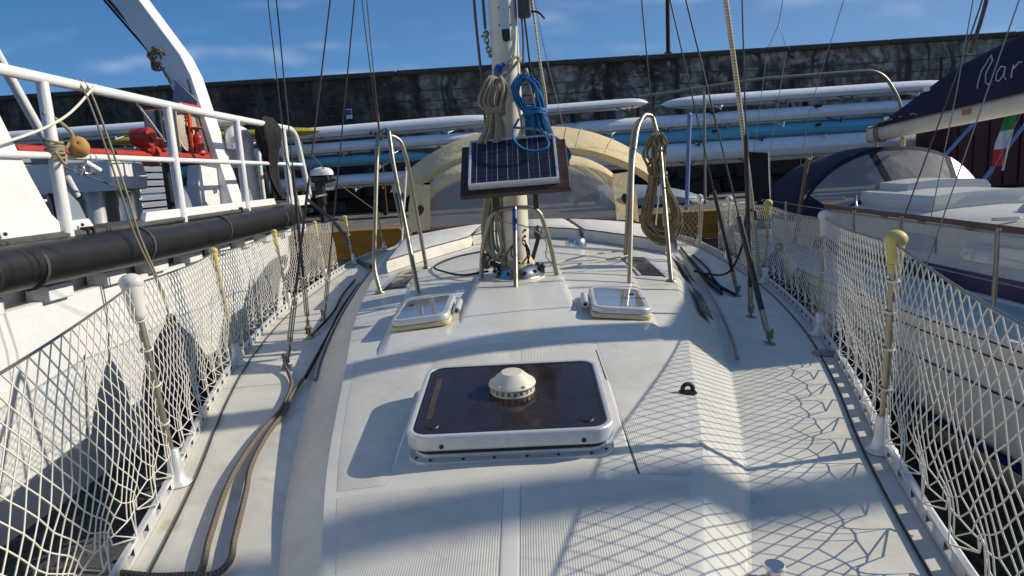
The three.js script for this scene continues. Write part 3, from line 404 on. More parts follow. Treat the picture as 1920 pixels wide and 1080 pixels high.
// stanchions, lifelines
const stz = [-0.35, -1.95, -3.33, -4.85, -6.1, -7.3, -8.5];
const topY = table([[1.5, 0.6], [-0.35, 0.58], [-1.95, 0.625], [-3.33, 0.58], [-4.85, 0.555], [-6.1, 0.53], [-7.3, 0.5], [-8.5, 0.48]]);
const lineX = (s, z) => s * (wid(z) - 0.012 + (s < 0 ? 0.03 : 0.0));
for (const s of [-1, 1]) {
  stz.forEach((z, i) => {
    const x = s * (wid(z) - 0.03), xt = lineX(s, z), h = topY(z);
    const S = group(boat, 'stanchion', [x, 0, z]);
    part(S, 'stanchion_tube', rod([x, 0.03, z], [xt, h, z], 0.0118, 0.0112, 12), i % 2 ? mat.dullSteel : mat.netDull);
    const b = lathe([[0.044, 0], [0.044, 0.006], [0.03, 0.014], [0.021, 0.05], [0.018, 0.11], [0.001, 0.112]], 20); b.translate(x, 0.003, z); part(S, 'stanchion_base', b, mat.alu);
    if (s > 0) { const c = i === 1 || i === 3 ? mat.yellow : mat.net; part(S, 'end_cap', [sphere(xt, h + 0.012, z, 0.030, 1.05, 0.9, 1), rod([xt, h - 0.085, z], [xt, h + 0.012, z], 0.0175, 0.026, 14), new THREE.TorusGeometry(0.019, 0.003, 6, 16).rotateX(Math.PI / 2).translate(xt, h - 0.06, z)], c); }
    else { const c = i === 1 ? mat.gelSmooth : mat.yellow, k = i === 1 ? 1.12 : 0.7; part(S, 'end_cap', [sphere(xt, h + 0.008, z, 0.027 * k, 1.15, 0.9, 1.0), rod([xt + 0.006, h - 0.085, z], [xt, h + 0.008, z], 0.021 * k, 0.027 * k, 14), sphere(xt + 0.006, h - 0.085, z, 0.021 * k)], c); }
    [0.1, 0.2, 0.32, 0.43, 0.52].forEach(t => part(S, 'lashing', new THREE.TorusGeometry(0.0165, 0.0035, 5, 12).rotateX(Math.PI / 2 + 0.3).translate(mix(x, xt, t / h), t, z), mat.net));
  });
  const pts = []; for (let z = 1.4; z >= -8.5; z -= 0.05) { let k = 0; for (let i = 0; i < stz.length - 1; i++) if (z <= stz[i] && z >= stz[i + 1]) { const t = (stz[i] - z) / (stz[i] - stz[i + 1]); k = 4 * t * (1 - t); } pts.push(V(lineX(s, z) - s * 0.012 * k, topY(z) - 0.018 * k, z)); }
  part(boat, 'lifeline', sweep(pts, 0.0036, 6), mat.wire);
}
// shrouds
{
  const sh = (base, topp, o) => {
    const b = V(...base), t = V(...topp), d = t.clone().sub(b).normalize(), at = k => b.clone().addScaledVector(d, k);
    const S = group(boat, 'shroud', base);
    part(S, 'wire', sweep([at(0.2), at(0.6), t], 0.0042, 6), mat.darkWire);
    part(S, 'turnbuckle', o.tb ? [rod(at(0.06), at(0.10), 0.011), rod(at(0.12), at(0.14), 0.012), rod(at(0.30), at(0.33), 0.012), rod(at(0.1), at(0.4), 0.0048), rod(at(0.12).add(V(0.011, 0, 0)), at(0.32).add(V(0.011, 0, 0)), 0.0035), rod(at(0.12).add(V(-0.011, 0, 0)), at(0.32).add(V(-0.011, 0, 0)), 0.0035)] : [rod(at(0.06), at(0.16), 0.013, 0.015), rod(at(0.1), at(0.3), 0.009)], mat.dullSteel);
    part(S, 'cover_tube', sweep([at(o.c0), at(o.c1)], o.r ?? 0.011, 9), o.cm ?? mat.black);
    part(S, 'chainplate', [box(b.x, 0.006, b.z, 0.035, 0.006, 0.075, 0.002), box(b.x, 0.028, b.z, 0.008, 0.05, 0.028, 0.003), box(b.x - 0.012, 0.05, b.z, 0.005, 0.05, 0.02, 0.002), box(b.x + 0.012, 0.05, b.z, 0.005, 0.05, 0.02, 0.002), rod([b.x - 0.02, 0.06, b.z], [b.x + 0.02, 0.06, b.z], 0.007)], mat.dullSteel);
  };
  sh([-1.172, 0.012, -3.224], [-0.03, 5.95, -3.97], { tb: 1, c0: 0.36, c1: 0.9, r: 0.007 });
  sh([-1.254, 0.012, -3.837], [-1.28, 6.05, -4.15], { tb: 1, c0: 0.35, c1: 0.95, r: 0.009 });
  sh([-1.318, 0.012, -4.356], [-0.03, 5.95, -3.99], { tb: 1, c0: 0.3, c1: 0.45, r: 0.008, cm: mat.teak });
  sh([1.18, 0.012, -3.216], [-0.02, 5.95, -3.97], { c0: 0.15, c1: 0.62, r: 0.014 });
  sh([1.279, 0.012, -3.798], [1.22, 6.05, -4.15], { c0: 0.15, c1: 1.0, r: 0.0125 });
  sh([1.397, 0.012, -4.43], [-0.02, 5.95, -3.99], { c0: 0.12, c1: 0.7, r: 0.012 });
  part(boat, 'shroud_line', rope([[-1.27, 0.35, -3.84], [-1.285, 1.2, -3.87], [-1.3, 2.6, -3.92], [-1.29, 6, -4.1]], 0.0035, { n: 5 }), mat.darkWire);
  part(boat, 'forestay', sweep([V(0, 0.1, 1.75), V(-0.02, 11.2, -3.9)], 0.012, 8), mat.wire);
  part(boat, 'bow_pulpit', [pipe([[-0.55, 0.02, 0.45], [-0.57, 0.6, 0.5], [-0.2, 0.62, 1.9], [0.2, 0.62, 1.9], [0.57, 0.6, 0.5], [0.55, 0.02, 0.45]], 0.0135, 0.15), rod([0.2, 0.05, 1.65], [0.15, 0.62, 1.88], 0.0125), rod([-0.2, 0.05, 1.65], [-0.15, 0.62, 1.88], 0.0125)], mat.steel);
}

// ---------------------------------------------------------------- netting along both sides
function netPanel(P, cols, rowsN, r, o = {}) { // P(i, j) node position; diamond mesh of straight cords
  const gs = [], pos = [], idx = [], nor = []; const n = 4;
  const cord = (a, b) => {
    const d = b.clone().sub(a).normalize(); let u = Math.abs(d.y) < 0.9 ? V(0, 1, 0) : V(1, 0, 0); u.addScaledVector(d, -u.dot(d)).normalize(); const w = d.clone().cross(u), s = pos.length / 3;
    for (const p of [a, b]) for (let k = 0; k < n; k++) { const c = Math.cos(k * Math.PI / 2 + 0.78), e = Math.sin(k * Math.PI / 2 + 0.78); const nx = u.x * c + w.x * e, ny = u.y * c + w.y * e, nz = u.z * c + w.z * e; nor.push(nx, ny, nz); pos.push(p.x + nx * r, p.y + ny * r, p.z + nz * r); }
    for (let k = 0; k < n; k++) { const a0 = s + k, a1 = s + (k + 1) % n; idx.push(a0, a1, a0 + n, a1, a1 + n, a0 + n); }
  };
  const kn = [];
  for (let i = 0; i < cols; i++) for (let j = 0; j < rowsN; j++) if ((i + j) % 2 === 0) {
    const a = P(i, j); if (i + 1 < cols) cord(a, P(i + 1, j + 1)); if (i > 0) cord(a, P(i - 1, j + 1));
    if (o.knots && j > 0) { const k = new THREE.OctahedronGeometry(r * 1.75, 0); k.translate(a.x, a.y, a.z); kn.push(k); }
  }
  const g = new THREE.BufferGeometry(); g.setAttribute('position', new THREE.Float32BufferAttribute(pos, 3)); g.setAttribute('normal', new THREE.Float32BufferAttribute(nor, 3)); g.setIndex(idx);
  return kn.length ? merge([g, kn]) : g;
}
for (const s of [-1, 1]) {
  // arc length along the lifeline
  const Zs = [0], zz = []; let z = 0.5; const step = 0.0265; const zl = [z];
  while (z > (s < 0 ? -6.6 : -6.45)) { const dx = (wid(z - 0.02) - wid(z)) / 0.02; z -= step / Math.hypot(1, dx); zl.push(z); }
  const N = 19, sag = z => { for (let i = 0; i < stz.length - 1; i++) if (z <= stz[i] && z >= stz[i + 1]) { const t = (stz[i] - z) / (stz[i] - stz[i + 1]); return 4 * t * (1 - t); } return 0; };
  const pin = range(0, Math.ceil(zl.length / 7), Math.ceil(zl.length / 7)).map(i => rr(-0.35, 0.35));
  const P = (i, j) => {
    const zt = zl[i], t = j / N, k = sag(zt), w = i / 7, f = w - Math.floor(w), sc = Math.pow(Math.sin(Math.PI * f), 0.8) * (0.075 + 0.05 * perlin.noise(i * 0.11, s * 3, 1)); // scallops between the lashings at the foot
    const yt = topY(zt) - 0.018 * k, yb = 0.05 + 0.015 * Math.max(0, perlin.noise(i * 0.05, 7, s)), xt = lineX(s, zt) - s * 0.012 * k, xb = s * (wid(zt) - 0.024);
    const e = Math.sin(Math.PI * t), pull = (f - 0.5) * 0.09 * Math.pow(t, 8);
    const nx = 0.035 * e * fbm(i * 0.045, j * 0.15, s * 5 + 1, 3) + 0.012 * e * k, nz = 0.016 * e * fbm(i * 0.09, j * 0.16, s * 9 + 4, 3), ny = 0.014 * e * fbm(i * 0.08, j * 0.14, s * 4 + 8, 3);
    return V(mix(xt, xb, t) - s * nx, mix(yt, yb, t) + sc * Math.pow(t, 6) + ny - 0.012 * e * k, zt + nz + pull + 0.0 * t);
  };
  const t = thing('guard_net', s < 0 ? 'cream diamond mesh safety net between the yacht and the work boat' : 'cream diamond mesh safety net on the sunny side by the yellow capped stanchion', 'net', [lineX(s, -3), 0, -3]);
  part(t, 'mesh', netPanel(P, zl.length, N, 0.0018, { knots: true }), s < 0 ? mat.net : mat.net);
  const foot = []; for (let i = 0; i < zl.length; i += 7) { const a = P(i, N); foot.push(rod(a, [s * (wid(zl[i]) - 0.024), 0.03, zl[i]], 0.0032, 0.0032, 5)); }
  const fl = []; for (let i = 0; i < zl.length; i++) fl.push(P(i, N)); foot.push(sweep(fl, 0.0022, 4));
  part(t, 'foot_lacing', foot, mat.net);
}
{ // short net panels across the sunny quarter
  for (const [x0, x1, z0, z1, h0, h1, lab] of [[1.44, 1.80, -6.95, -7.0, 0.46, 0.46, 'short cream net panel between the cabin side and the net gate'], [1.93, 2.06, -6.5, -6.3, 0.47, 0.47, 'narrow cream net strip on the far side of the net gate']]) {
    const n = Math.round((x1 - x0) / 0.026), t = thing('safety_net', lab, 'net', [x0, 0, z0]);
    part(t, 'mesh', netPanel((i, j) => V(mix(x0, x1, i / n) + 0.008 * perlin.noise(i * 0.4, j * 0.3, 2), mix(mix(h0, h1, i / n), 0.03, j / 14), mix(z0, z1, i / n) + 0.02 * perlin.noise(i * 0.3, j * 0.3, 7)), n + 1, 14, 0.0028), mat.netDull);
    part(t, 'edge_cord', [rope([[x0, 0.02, z0], [x0, h0, z0], [mix(x0, x1, 0.5), h0 - 0.02, (z0 + z1) / 2], [x1, h1, z1], [x1, 0.02, z1]], 0.006), rod([x1, 0.0, z1], [x1, h1, z1], 0.011)], mat.netDull);
  }
}

// ---------------------------------------------------------------- things on the yacht
{ // solar panel on its board
  const t = thing('solar_panel', 'small solar panel on a dark wooden board lashed before the mast', 'solar panel', [-0.005, 0.70, -3.6]);
  const G = new THREE.Group(); G.name = 'mounting_board'; G.position.set(0, 0.232, 0.02); G.rotation.set(0.69, 0, 0.03); t.add(G);
  local(G, 'board', box(0.0, -0.028, 0.012, 0.555, 0.03, 0.395, 0.005), mat.darkWood);
  const Pn = new THREE.Group(); Pn.name = 'panel'; Pn.position.copy(G.position); Pn.rotation.copy(G.rotation); t.add(Pn);
  const fr = slab(ring(0.455, 0.36, 0.003, 0.012), -0.012, 0.036, 0.0015); fr.translate(-0.005, 0, -0.005); local(Pn, 'frame', fr, mat.alu);
  local(Pn, 'backing', box(-0.005, 0.014, -0.005, 0.434, 0.006, 0.338), mat.panelBack);
  const cg = new THREE.BoxGeometry(0.1035, 0.003, 0.0335);
  for (let i = 0; i < 4; i++) for (let j = 0; j < 9; j++) { const c = new THREE.Mesh(cg, mat.cell); c.name = 'cell'; c.castShadow = c.receiveShadow = true; c.position.set(-0.005 - 0.1602 + i * 0.1068, 0.018, -0.005 - 0.148 + j * 0.037); Pn.add(c); }
  const bars = []; for (let i = 0; i < 4; i++) for (const dx of [-0.026, 0.026]) bars.push(box(-0.005 - 0.1602 + i * 0.1068 + dx, 0.0198, -0.005, 0.0016, 0.001, 0.33)); local(Pn, 'busbars', bars, mat.alu).userData.kind = 'stuff';
  part(t, 'bracket', [box(-0.12, 0.74, -3.74, 0.03, 0.12, 0.03, 0.004), box(0.10, 0.74, -3.74, 0.03, 0.12, 0.03, 0.004), box(0, 0.80, -3.76, 0.3, 0.03, 0.03, 0.004)], mat.dirt);
}
// coils of rope
function hank(name, label, base, m, r, loops, wrapY, o = {}) {
  const t = thing(name, label, 'rope', base); const gs = [];
  loops.forEach(pts => gs.push(rope(pts, r, { closed: o.closed, n: 6, seg: o.seg ?? 36 })));
  part(t, 'loops', gs, m).userData.kind = 'stuff';
  if (o.wrap) { const w = []; for (let k = 0; k < o.wraps; k++) { const pts = []; for (let a = 0; a < 12; a++) { const A0 = a / 12 * Math.PI * 2; pts.push([o.wrap[0] + Math.cos(A0) * o.wrap[3], o.wrap[1] + k * r * 1.7 + 0.012 * Math.sin(A0 + k), o.wrap[2] + Math.sin(A0) * (o.wrap[4] ?? o.wrap[3])]); } w.push(rope(pts, r, { closed: true, n: 6, seg: 24 })); } part(t, 'wrap', w, m); }
  return t;
}
{
  const zf = MZ + 0.17; let L = [];
  // beige hank, port side of the mast: bulging head, wrap, skirt hanging behind the panel
  for (let i = 0; i < 11; i++) { const k = i / 10, a = mix(-0.055, 0.045, k) + rr(-0.006, 0.006), f = zf + 0.02 + rr(-0.02, 0.03); const cx = -0.095; L.push([[cx + 0.01 + a * 0.35, 1.20, f], [cx + a * 1.15 - 0.01, 1.25 + rr(-0.01, 0.01), f + 0.025], [cx + a * 1.0 + 0.01, 1.33, f + 0.03], [cx + 0.02 + a * 0.5, 1.375 + rr(-0.015, 0.012), f + 0.01], [cx + 0.055 + a * 0.3, 1.33, f - 0.03], [cx + 0.04 + a * 0.3, 1.25, f - 0.03], [cx + 0.02 + a * 0.35, 1.19, f - 0.01]]); }
  for (let i = 0; i < 12; i++) { const k = i / 11, a = mix(-0.06, 0.05, k) + rr(-0.006, 0.006), f = zf + 0.02 + rr(-0.02, 0.03); L.push([[-0.095 + a * 0.45, 1.21, f], [-0.10 + a * 0.9, 1.12, f + 0.01], [-0.125 + a * 1.35, 1.02, f + 0.02], [-0.135 + a * 1.6, 0.93, f - 0.02], [-0.12 + a * 1.5, 0.90, f - 0.05], [-0.11 + a * 1.3, 0.98, f - 0.06]]); }
  L.push([[-0.08, 1.35, zf + 0.02], [-0.03, 1.42, zf + 0.01], [0.01, 1.47, zf], [0.04, 1.485, zf - 0.02], [0.055, 1.46, zf - 0.03]]); L.push([[-0.06, 1.35, zf + 0.03], [0.0, 1.41, zf + 0.02], [0.045, 1.46, zf + 0.01], [0.06, 1.48, zf - 0.02]]);
  hank('halyard_coil', 'beige halyard rope gathered in a hank on the mast beside the blue one', [-0.09, 0.9, zf], mat.ropeBeige, 0.0085, L, 0, { wrap: [-0.09, 1.20, zf + 0.01, 0.05, 0.045], wraps: 3, seg: 30 });
  L = [];
  for (let i = 0; i < 30; i++) { const a = rr(-1, 1), b = rr(-0.03, 0.04), side = i % 2 ? 1 : -1; L.push([[0.075 + rr(-0.03, 0.03), 1.385 + rr(-0.01, 0.01), zf + b], [0.075 + side * 0.052 + rr(-0.022, 0.022), 1.33, zf + 0.02 + b], [0.095 + side * 0.055 + rr(-0.022, 0.022), 1.25, zf + 0.02 + b], [0.12 + side * 0.036 + a * 0.02, 1.17, zf + 0.01 + b]]); }
  for (let i = 0; i < 24; i++) { const k = i / 23, b = rr(-0.03, 0.04), x = mix(0.075, 0.185, k); L.push([[0.12 + (k - 0.5) * 0.085, 1.21, zf + b], [0.128 + (k - 0.5) * 0.12, 1.13, zf + 0.02 + b], [0.14 + (k - 0.5) * 0.14, 1.06, zf + b], [x + 0.03 + rr(-0.01, 0.01), 1.0, zf - 0.02 + b]]); }
  L.push([[0.03, 1.16, zf + 0.03], [0.0, 1.10, zf + 0.10], [0.01, 1.035, zf + 0.17], [0.06, 0.995, zf + 0.2], [0.13, 0.985, zf + 0.205], [0.175, 1.005, zf + 0.19], [0.17, 1.05, zf + 0.13], [0.14, 1.11, zf + 0.06]]);
  for (let i = 0; i < 4; i++) L.push([[0.16 + i * 0.008, 1.08, zf + 0.02], [0.22 + i * 0.01, 1.03, zf + 0.04], [0.27 + i * 0.008, 0.96, zf + 0.04 + i * 0.01], [0.285 - i * 0.004, 0.91, zf + 0.03], [0.265, 0.875, zf]]);
  hank('blue_rope_coil', 'bright blue rope hank hanging on the mast over the solar panel', [0.1, 0.87, zf], mat.ropeBlue, 0.0062, L, 0, { wrap: [0.118, 1.175, zf + 0.012, 0.058, 0.055], wraps: 5, seg: 26 });
  L = [];
  for (let i = 0; i < 20; i++) { const o = rr(-1, 1), f = -4.5 + rr(-0.04, 0.05), w = rr(0.4, 1), a = rr(0, 6); L.push([[0.905 + o * 0.045, 0.78, f], [0.90 + o * 0.06 + 0.02 * Math.sin(a), 0.86, f + 0.02], [0.905 + o * 0.07 + 0.025 * Math.sin(a + 2), 0.95, f + 0.025 * Math.cos(a)], [0.91 + o * 0.06, 1.03 + rr(-0.02, 0.02), f + 0.01], [0.915 + o * 0.02, 1.075, f - 0.01]]); }
  for (let i = 0; i < 26; i++) { const k = rr(0.45, 1.3), f = -4.5 + rr(-0.05, 0.06), dy = rr(-0.05, 0.06), q = rr(-0.012, 0.012); L.push([[0.90 + rr(-0.04, 0.01), 0.79, f], [0.885 - 0.05 * k + q, 0.64, f + 0.01], [0.862 - 0.05 * k, 0.50 + dy, f + 0.02], [0.92 + q, 0.43 + dy - 0.02 * k, f + 0.03], [0.985 + 0.042 * k, 0.50 + dy, f + 0.01], [0.962 + 0.04 * k - q, 0.63, f], [0.92 + rr(-0.02, 0.04), 0.79, f]]); }
  L.push([[0.905, 1.05, -4.5], [0.90, 1.12, -4.52], [0.89, 1.195, -4.54]]); L.push([[0.925, 1.05, -4.5], [0.905, 1.12, -4.53], [0.895, 1.2, -4.56]]);
  hank('mooring_coil', 'old tan mooring rope coiled and hung on the right guard frame', [0.9, 0.42, -4.5], mat.ropeOld, 0.0078, L, 0, { wrap: [0.905, 0.79, -4.5, 0.058, 0.06], wraps: 3, seg: 34 });
  L = [];
  for (let i = 0; i < 12; i++) { const x = -0.17 + rr(-0.045, 0.05), f = MZ + 0.05 + rr(-0.02, 0.04), b = rr(-0.03, 0.03); L.push([[x + 0.02, 0.76, f], [x - 0.01, 0.60, f + 0.01], [x + 0.0, 0.47 + b, f + 0.02], [x + 0.05, 0.405 + b * 0.6, f + 0.02], [x + 0.085, 0.45 + b, f + 0.01], [x + 0.07, 0.62, f], [x + 0.05, 0.76, f]]); }
  hank('cream_line_coil', 'cream line coil hanging low on the mast behind the steel hoop', [-0.15, 0.4, MZ + 0.05], mat.netDull, 0.0065, L, 0, { seg: 30 });
}
// running lines on and around the mast
{
  const line = (name, label, pts, r, m, o = {}) => solo(name, label, 'rope', rope(pts, r, { n: 6, ...o }), m, pts[0]);
  line('halyard', 'dark flecked halyard left of the mast running down to the roof', [[-0.16, 0.32, -3.98], [-0.155, 0.9, -3.96], [-0.165, 1.4, -3.95], [-0.18, 1.9, -3.95], [-0.1, 6, -3.95]], 0.0075, mat.ropeGrey);
  const sh = thing('shackled_halyard', 'short dark halyard with a chain shackle at the left mast side', 'rope', [-0.10, 1.46, -3.9]);
  part(sh, 'line', rope([[-0.125, 1.66, -3.9], [-0.13, 2.0, -3.9], [-0.08, 6, -3.95]], 0.008, { n: 6 }), mat.ropeGrey);
  part(sh, 'swivel', [sphere(-0.122, 1.635, -3.9, 0.02, 0.9, 1, 0.9), rod([-0.15, 1.62, -3.9], [-0.12, 1.63, -3.9], 0.008)], mat.dullSteel);
  for (let i = 0; i < 4; i++) { const g = new THREE.TorusGeometry(0.011, 0.0045, 6, 14); g.scale(1, 1.45, 1); g.rotateY(i % 2 ? 1.4 : 0.2); g.translate(-0.121 + i * 0.003, 1.60 - i * 0.024, -3.9); part(sh, 'chain_link', g, mat.dullSteel); }
  part(sh, 'eye', rod([-0.115, 1.515, -3.9], [-0.09, 1.52, -3.9], 0.008), mat.dullSteel);
  line('red_fleck_halyard', 'pale red flecked halyard looping under the mast winch', [[0.125, 1.86, -3.93], [0.135, 1.8, -3.93], [0.16, 1.5, -3.9], [0.185, 1.28, -3.9], [0.183, 1.205, -3.9], [0.165, 1.185, -3.9], [0.14, 1.22, -3.89], [0.11, 1.33, -3.86], [0.085, 1.43, -3.82]], 0.007, mat.ropeFleck);
  line('spare_halyard', 'thin red fleck halyard going up beside the junction box', [[0.125, 1.86, -3.93], [0.12, 2.6, -3.93], [0.06, 6, -3.95]], 0.007, mat.ropeFleck);
  line('black_halyard', 'thin black line down the sunny side of the mast', [[0.12, 1.30, -3.85], [0.105, 1.48, -3.85], [0.095, 1.65, -3.88], [0.075, 1.9, -3.9], [0.06, 5, -3.95]], 0.005, mat.blackRope);
  line('grey_halyard', 'thin grey line beside the black halyard on the mast', [[0.07, 1.45, -3.82], [0.078, 1.6, -3.86], [0.068, 1.9, -3.9], [0.05, 5, -3.95]], 0.0055, mat.ropeGrey);
  line('flag_line', 'thin pale line slanting from the mast top to the cockpit canopy', [[0.5, 1.36, -7.9], [0.12, 2.45, -4.6], [0.05, 5, -4.2]], 0.0035, mat.wire, { seg: 20 });
  line('port_flag_halyard', 'pair of thin lines tied to the left guard frame top', [[-0.862, 1.175, -4.42], [-0.87, 2.0, -4.30], [-0.75, 6, -4.1]], 0.0035, mat.ropeGrey);
  line('port_flag_halyard', 'second thin line running up close beside the left guard frame line', [[-0.858, 1.18, -4.42], [-0.84, 2.0, -4.30], [-0.70, 6, -4.1]], 0.003, mat.ropeGrey);
  line('starboard_flag_halyard', 'thin line tied to the right guard frame top', [[0.892, 1.19, -4.55], [0.82, 2.1, -4.5], [0.72, 6, -4.2]], 0.0045, mat.ropeGrey);
  line('tail_line', 'beige rope tail leading from the blue hank over the panel edge', [[0.0, 1.12, -3.76], [0.06, 1.11, -3.72], [0.15, 1.09, -3.7], [0.2, 1.04, -3.68], [0.215, 1.0, -3.69]], 0.007, mat.ropeBeige);
  line('thin_cream_line', 'thin cream cord looped from the steel hoop past the mast foot', [[-0.13, 0.68, -3.79], [-0.08, 0.62, -3.76], [0.02, 0.59, -3.78], [0.1, 0.55, -3.79], [0.15, 0.48, -3.8], [0.14, 0.41, -3.8], [0.18, 0.36, -3.81]], 0.004, mat.netDull);
  line('topping_rope', 'thick cream rope with brown flecks slanting down to the right side deck', [[1.71, 0.04, -4.95], [1.66, 0.4, -4.9], [1.50, 1.25, -4.72], [1.33, 2.1, -4.55], [0.8, 5, -4.2]], 0.0165, mat.ropeFleck, { n: 9, seg: 60 });
  line('pole_lift', 'thin cord leading from the mast foot to the traveller on the roof', [[0.18, 0.31, -4.2], [0.45, 0.315, -4.5], [0.66, 0.30, -4.72]], 0.005, mat.ropeFleck);
  line('pole_lift', 'second thin reddish cord across the cabin roof before the cushions', [[0.2, 0.31, -4.0], [0.5, 0.30, -4.3], [0.74, 0.285, -4.62]], 0.005, mat.ropeFleck);
  line('roof_line', 'dark cord lying across the roof left of the mast', [[-0.2, 0.315, -4.0], [-0.35, 0.285, -4.1], [-0.5, 0.275, -4.35], [-0.62, 0.265, -4.75], [-0.5, 0.28, -5.1], [-0.3, 0.3, -5.2]], 0.007, mat.blackRope);
}
// deck ropes
{
  const t = thing('deck_rope', 'grey flecked rope doubled along the left side deck', 'rope', [-0.95, 0.012, -2.5]);
  part(t, 'rope_run', rope([[-1.165, 0.03, -3.17], [-1.10, 0.02, -3.05], [-1.02, 0.02, -2.85], [-0.97, 0.02, -2.62], [-0.955, 0.02, -2.53], [-0.945, 0.02, -2.3], [-0.905, 0.02, -2.0], [-0.868, 0.02, -1.83], [-0.79, 0.02, -1.56], [-0.745, 0.02, -1.42], [-0.75, 0.02, -1.38]], 0.0088, { seg: 110 }), mat.ropeGrey);
  part(t, 'rope_run', rope([[-1.00, 0.02, -2.95], [-0.972, 0.02, -2.7], [-0.935, 0.02, -2.53], [-0.912, 0.02, -2.28], [-0.86, 0.02, -2.0], [-0.805, 0.022, -1.83], [-0.725, 0.02, -1.56], [-0.695, 0.02, -1.46], [-0.71, 0.02, -1.415], [-0.76, 0.024, -1.41], [-0.85, 0.022, -1.415], [-0.97, 0.03, -1.43], [-1.06, 0.04, -1.43], [-1.12, 0.05, -1.40]], 0.0088, { seg: 110 }), mat.ropeGrey);
  const d = thing('jib_sheet', 'dark sheet rope led along the left side of the cabin', 'rope', [-1.2, 0.012, -4]);
  part(d, 'rope_run', [rope([[-1.0, 0.018, -2.98], [-1.06, 0.018, -3.35], [-1.15, 0.018, -3.9], [-1.27, 0.018, -4.6], [-1.4, 0.018, -5.6], [-1.5, 0.02, -6.8]], 0.009), rope([[-1.24, 0.018, -3.85], [-1.3, 0.018, -4.5], [-1.42, 0.018, -5.2], [-1.52, 0.018, -6]], 0.008)], mat.blackRope);
  const e = thing('jib_sheet', 'dark sheet ropes led along the right side of the cabin', 'rope', [1.3, 0.012, -4.8]);
  part(e, 'rope_run', [rope([[1.37, 0.018, -4.4], [1.36, 0.018, -4.7], [1.40, 0.018, -5.3], [1.5, 0.018, -6.2], [1.6, 0.018, -7]], 0.011), rope([[1.30, 0.018, -4.45], [1.33, 0.018, -4.9], [1.42, 0.018, -5.6], [1.55, 0.018, -6.6]], 0.010), rope([[1.34, 0.02, -4.6], [1.39, 0.03, -5.0], [1.5, 0.018, -5.6], [1.58, 0.018, -6.4]], 0.009)], mat.blackRope);
  solo('shroud_hook_line', 'black cord hooked off the right shrouds near deck', 'rope', rope([[1.24, 0.10, -4.95], [1.36, 0.06, -5.0], [1.42, 0.12, -4.7], [1.44, 0.35, -4.45], [1.42, 0.55, -4.3], [1.46, 0.57, -4.3], [1.47, 0.5, -4.3]], 0.008, { n: 6 }), mat.black, [1.24, 0.1, -4.95]);
}
// cushions on the cabin roof in front of the spray hood
{
  const cush = (name, label, c, w = 0.09) => { // c: four corners [x,z] front-left, front-right, back-right, back-left
    const t = thing(name, label, 'cushion', [(c[0][0] + c[1][0]) / 2, roofY(c[0][0], c[0][1]), (c[0][1] + c[2][1]) / 2], 'white roof cushions before the spray hood');
    const rows = [], N = 12; const at = (u, v) => { const a = [mix(c[0][0], c[1][0], u), mix(c[0][1], c[1][1], u)], b = [mix(c[3][0], c[2][0], u), mix(c[3][1], c[2][1], u)]; return [mix(a[0], b[0], v), mix(a[1], b[1], v)]; };
    const top = (u, v) => { const [x, z] = at(u, v), e = Math.min(1, Math.min(u, 1 - u, v, 1 - v) * 9); return [x, roofY(x, z) + 0.012 + w * (0.88 + 0.12 * Math.sqrt(e)) + 0.006 * fbm(x * 6, z * 6, 2, 2) + 0.012 * Math.sin(Math.PI * u) * Math.sin(Math.PI * v), z]; };
    part(t, 'cushion_top', loft(range(0, 1, N).map(v => range(0, 1, N).map(u => top(u, v)))), mat.cushion);
    const rim = []; for (const u of range(0, 1, 8)) rim.push([u, 0]); for (const v of range(0.125, 1, 7)) rim.push([1, v]); for (const u of range(0.875, 0, 7)) rim.push([u, 1]); for (const v of range(0.875, 0, 7)) rim.push([0, v]);
    const tops = rim.map(([u, v]) => top(u, v)), bots = rim.map(([u, v]) => { const [x, z] = at(u, v); return [x, roofY(x, z) + 0.004, z]; });
    const mids = tops.map((p, i) => { const q = bots[i], cx = (c[0][0] + c[2][0]) / 2, cz = (c[0][1] + c[2][1]) / 2; const d = V(p[0] - cx, 0, p[2] - cz).normalize().multiplyScalar(0.012); return [p[0] + d.x, (p[1] + q[1]) / 2, p[2] + d.z]; });
    part(t, 'cushion_side', loft([bots, mids, tops]), mat.cushion);
    part(t, 'piping', sweep(tops.map(p => V(p[0], p[1] + 0.001, p[2])), 0.005, 5), mat.black);
  };
  cush('roof_cushion', 'outer left white roof cushion reaching over the roof window', [[-0.97, -4.82], [-0.45, -5.72], [-0.40, -6.9], [-1.12, -6.5]]);
  cush('roof_cushion', 'inner left white roof cushion behind the mast', [[-0.43, -5.85], [-0.02, -6.2], [0.0, -6.95], [-0.35, -6.95]]);
  cush('roof_cushion', 'inner right white roof cushion behind the mast', [[0.06, -6.2], [0.50, -5.85], [0.42, -6.95], [0.03, -6.95]]);
  cush('roof_cushion', 'outer right white roof cushion beside the tan mooring coil', [[0.53, -5.82], [1.15, -5.1], [1.22, -6.5], [0.46, -6.95]]);
}
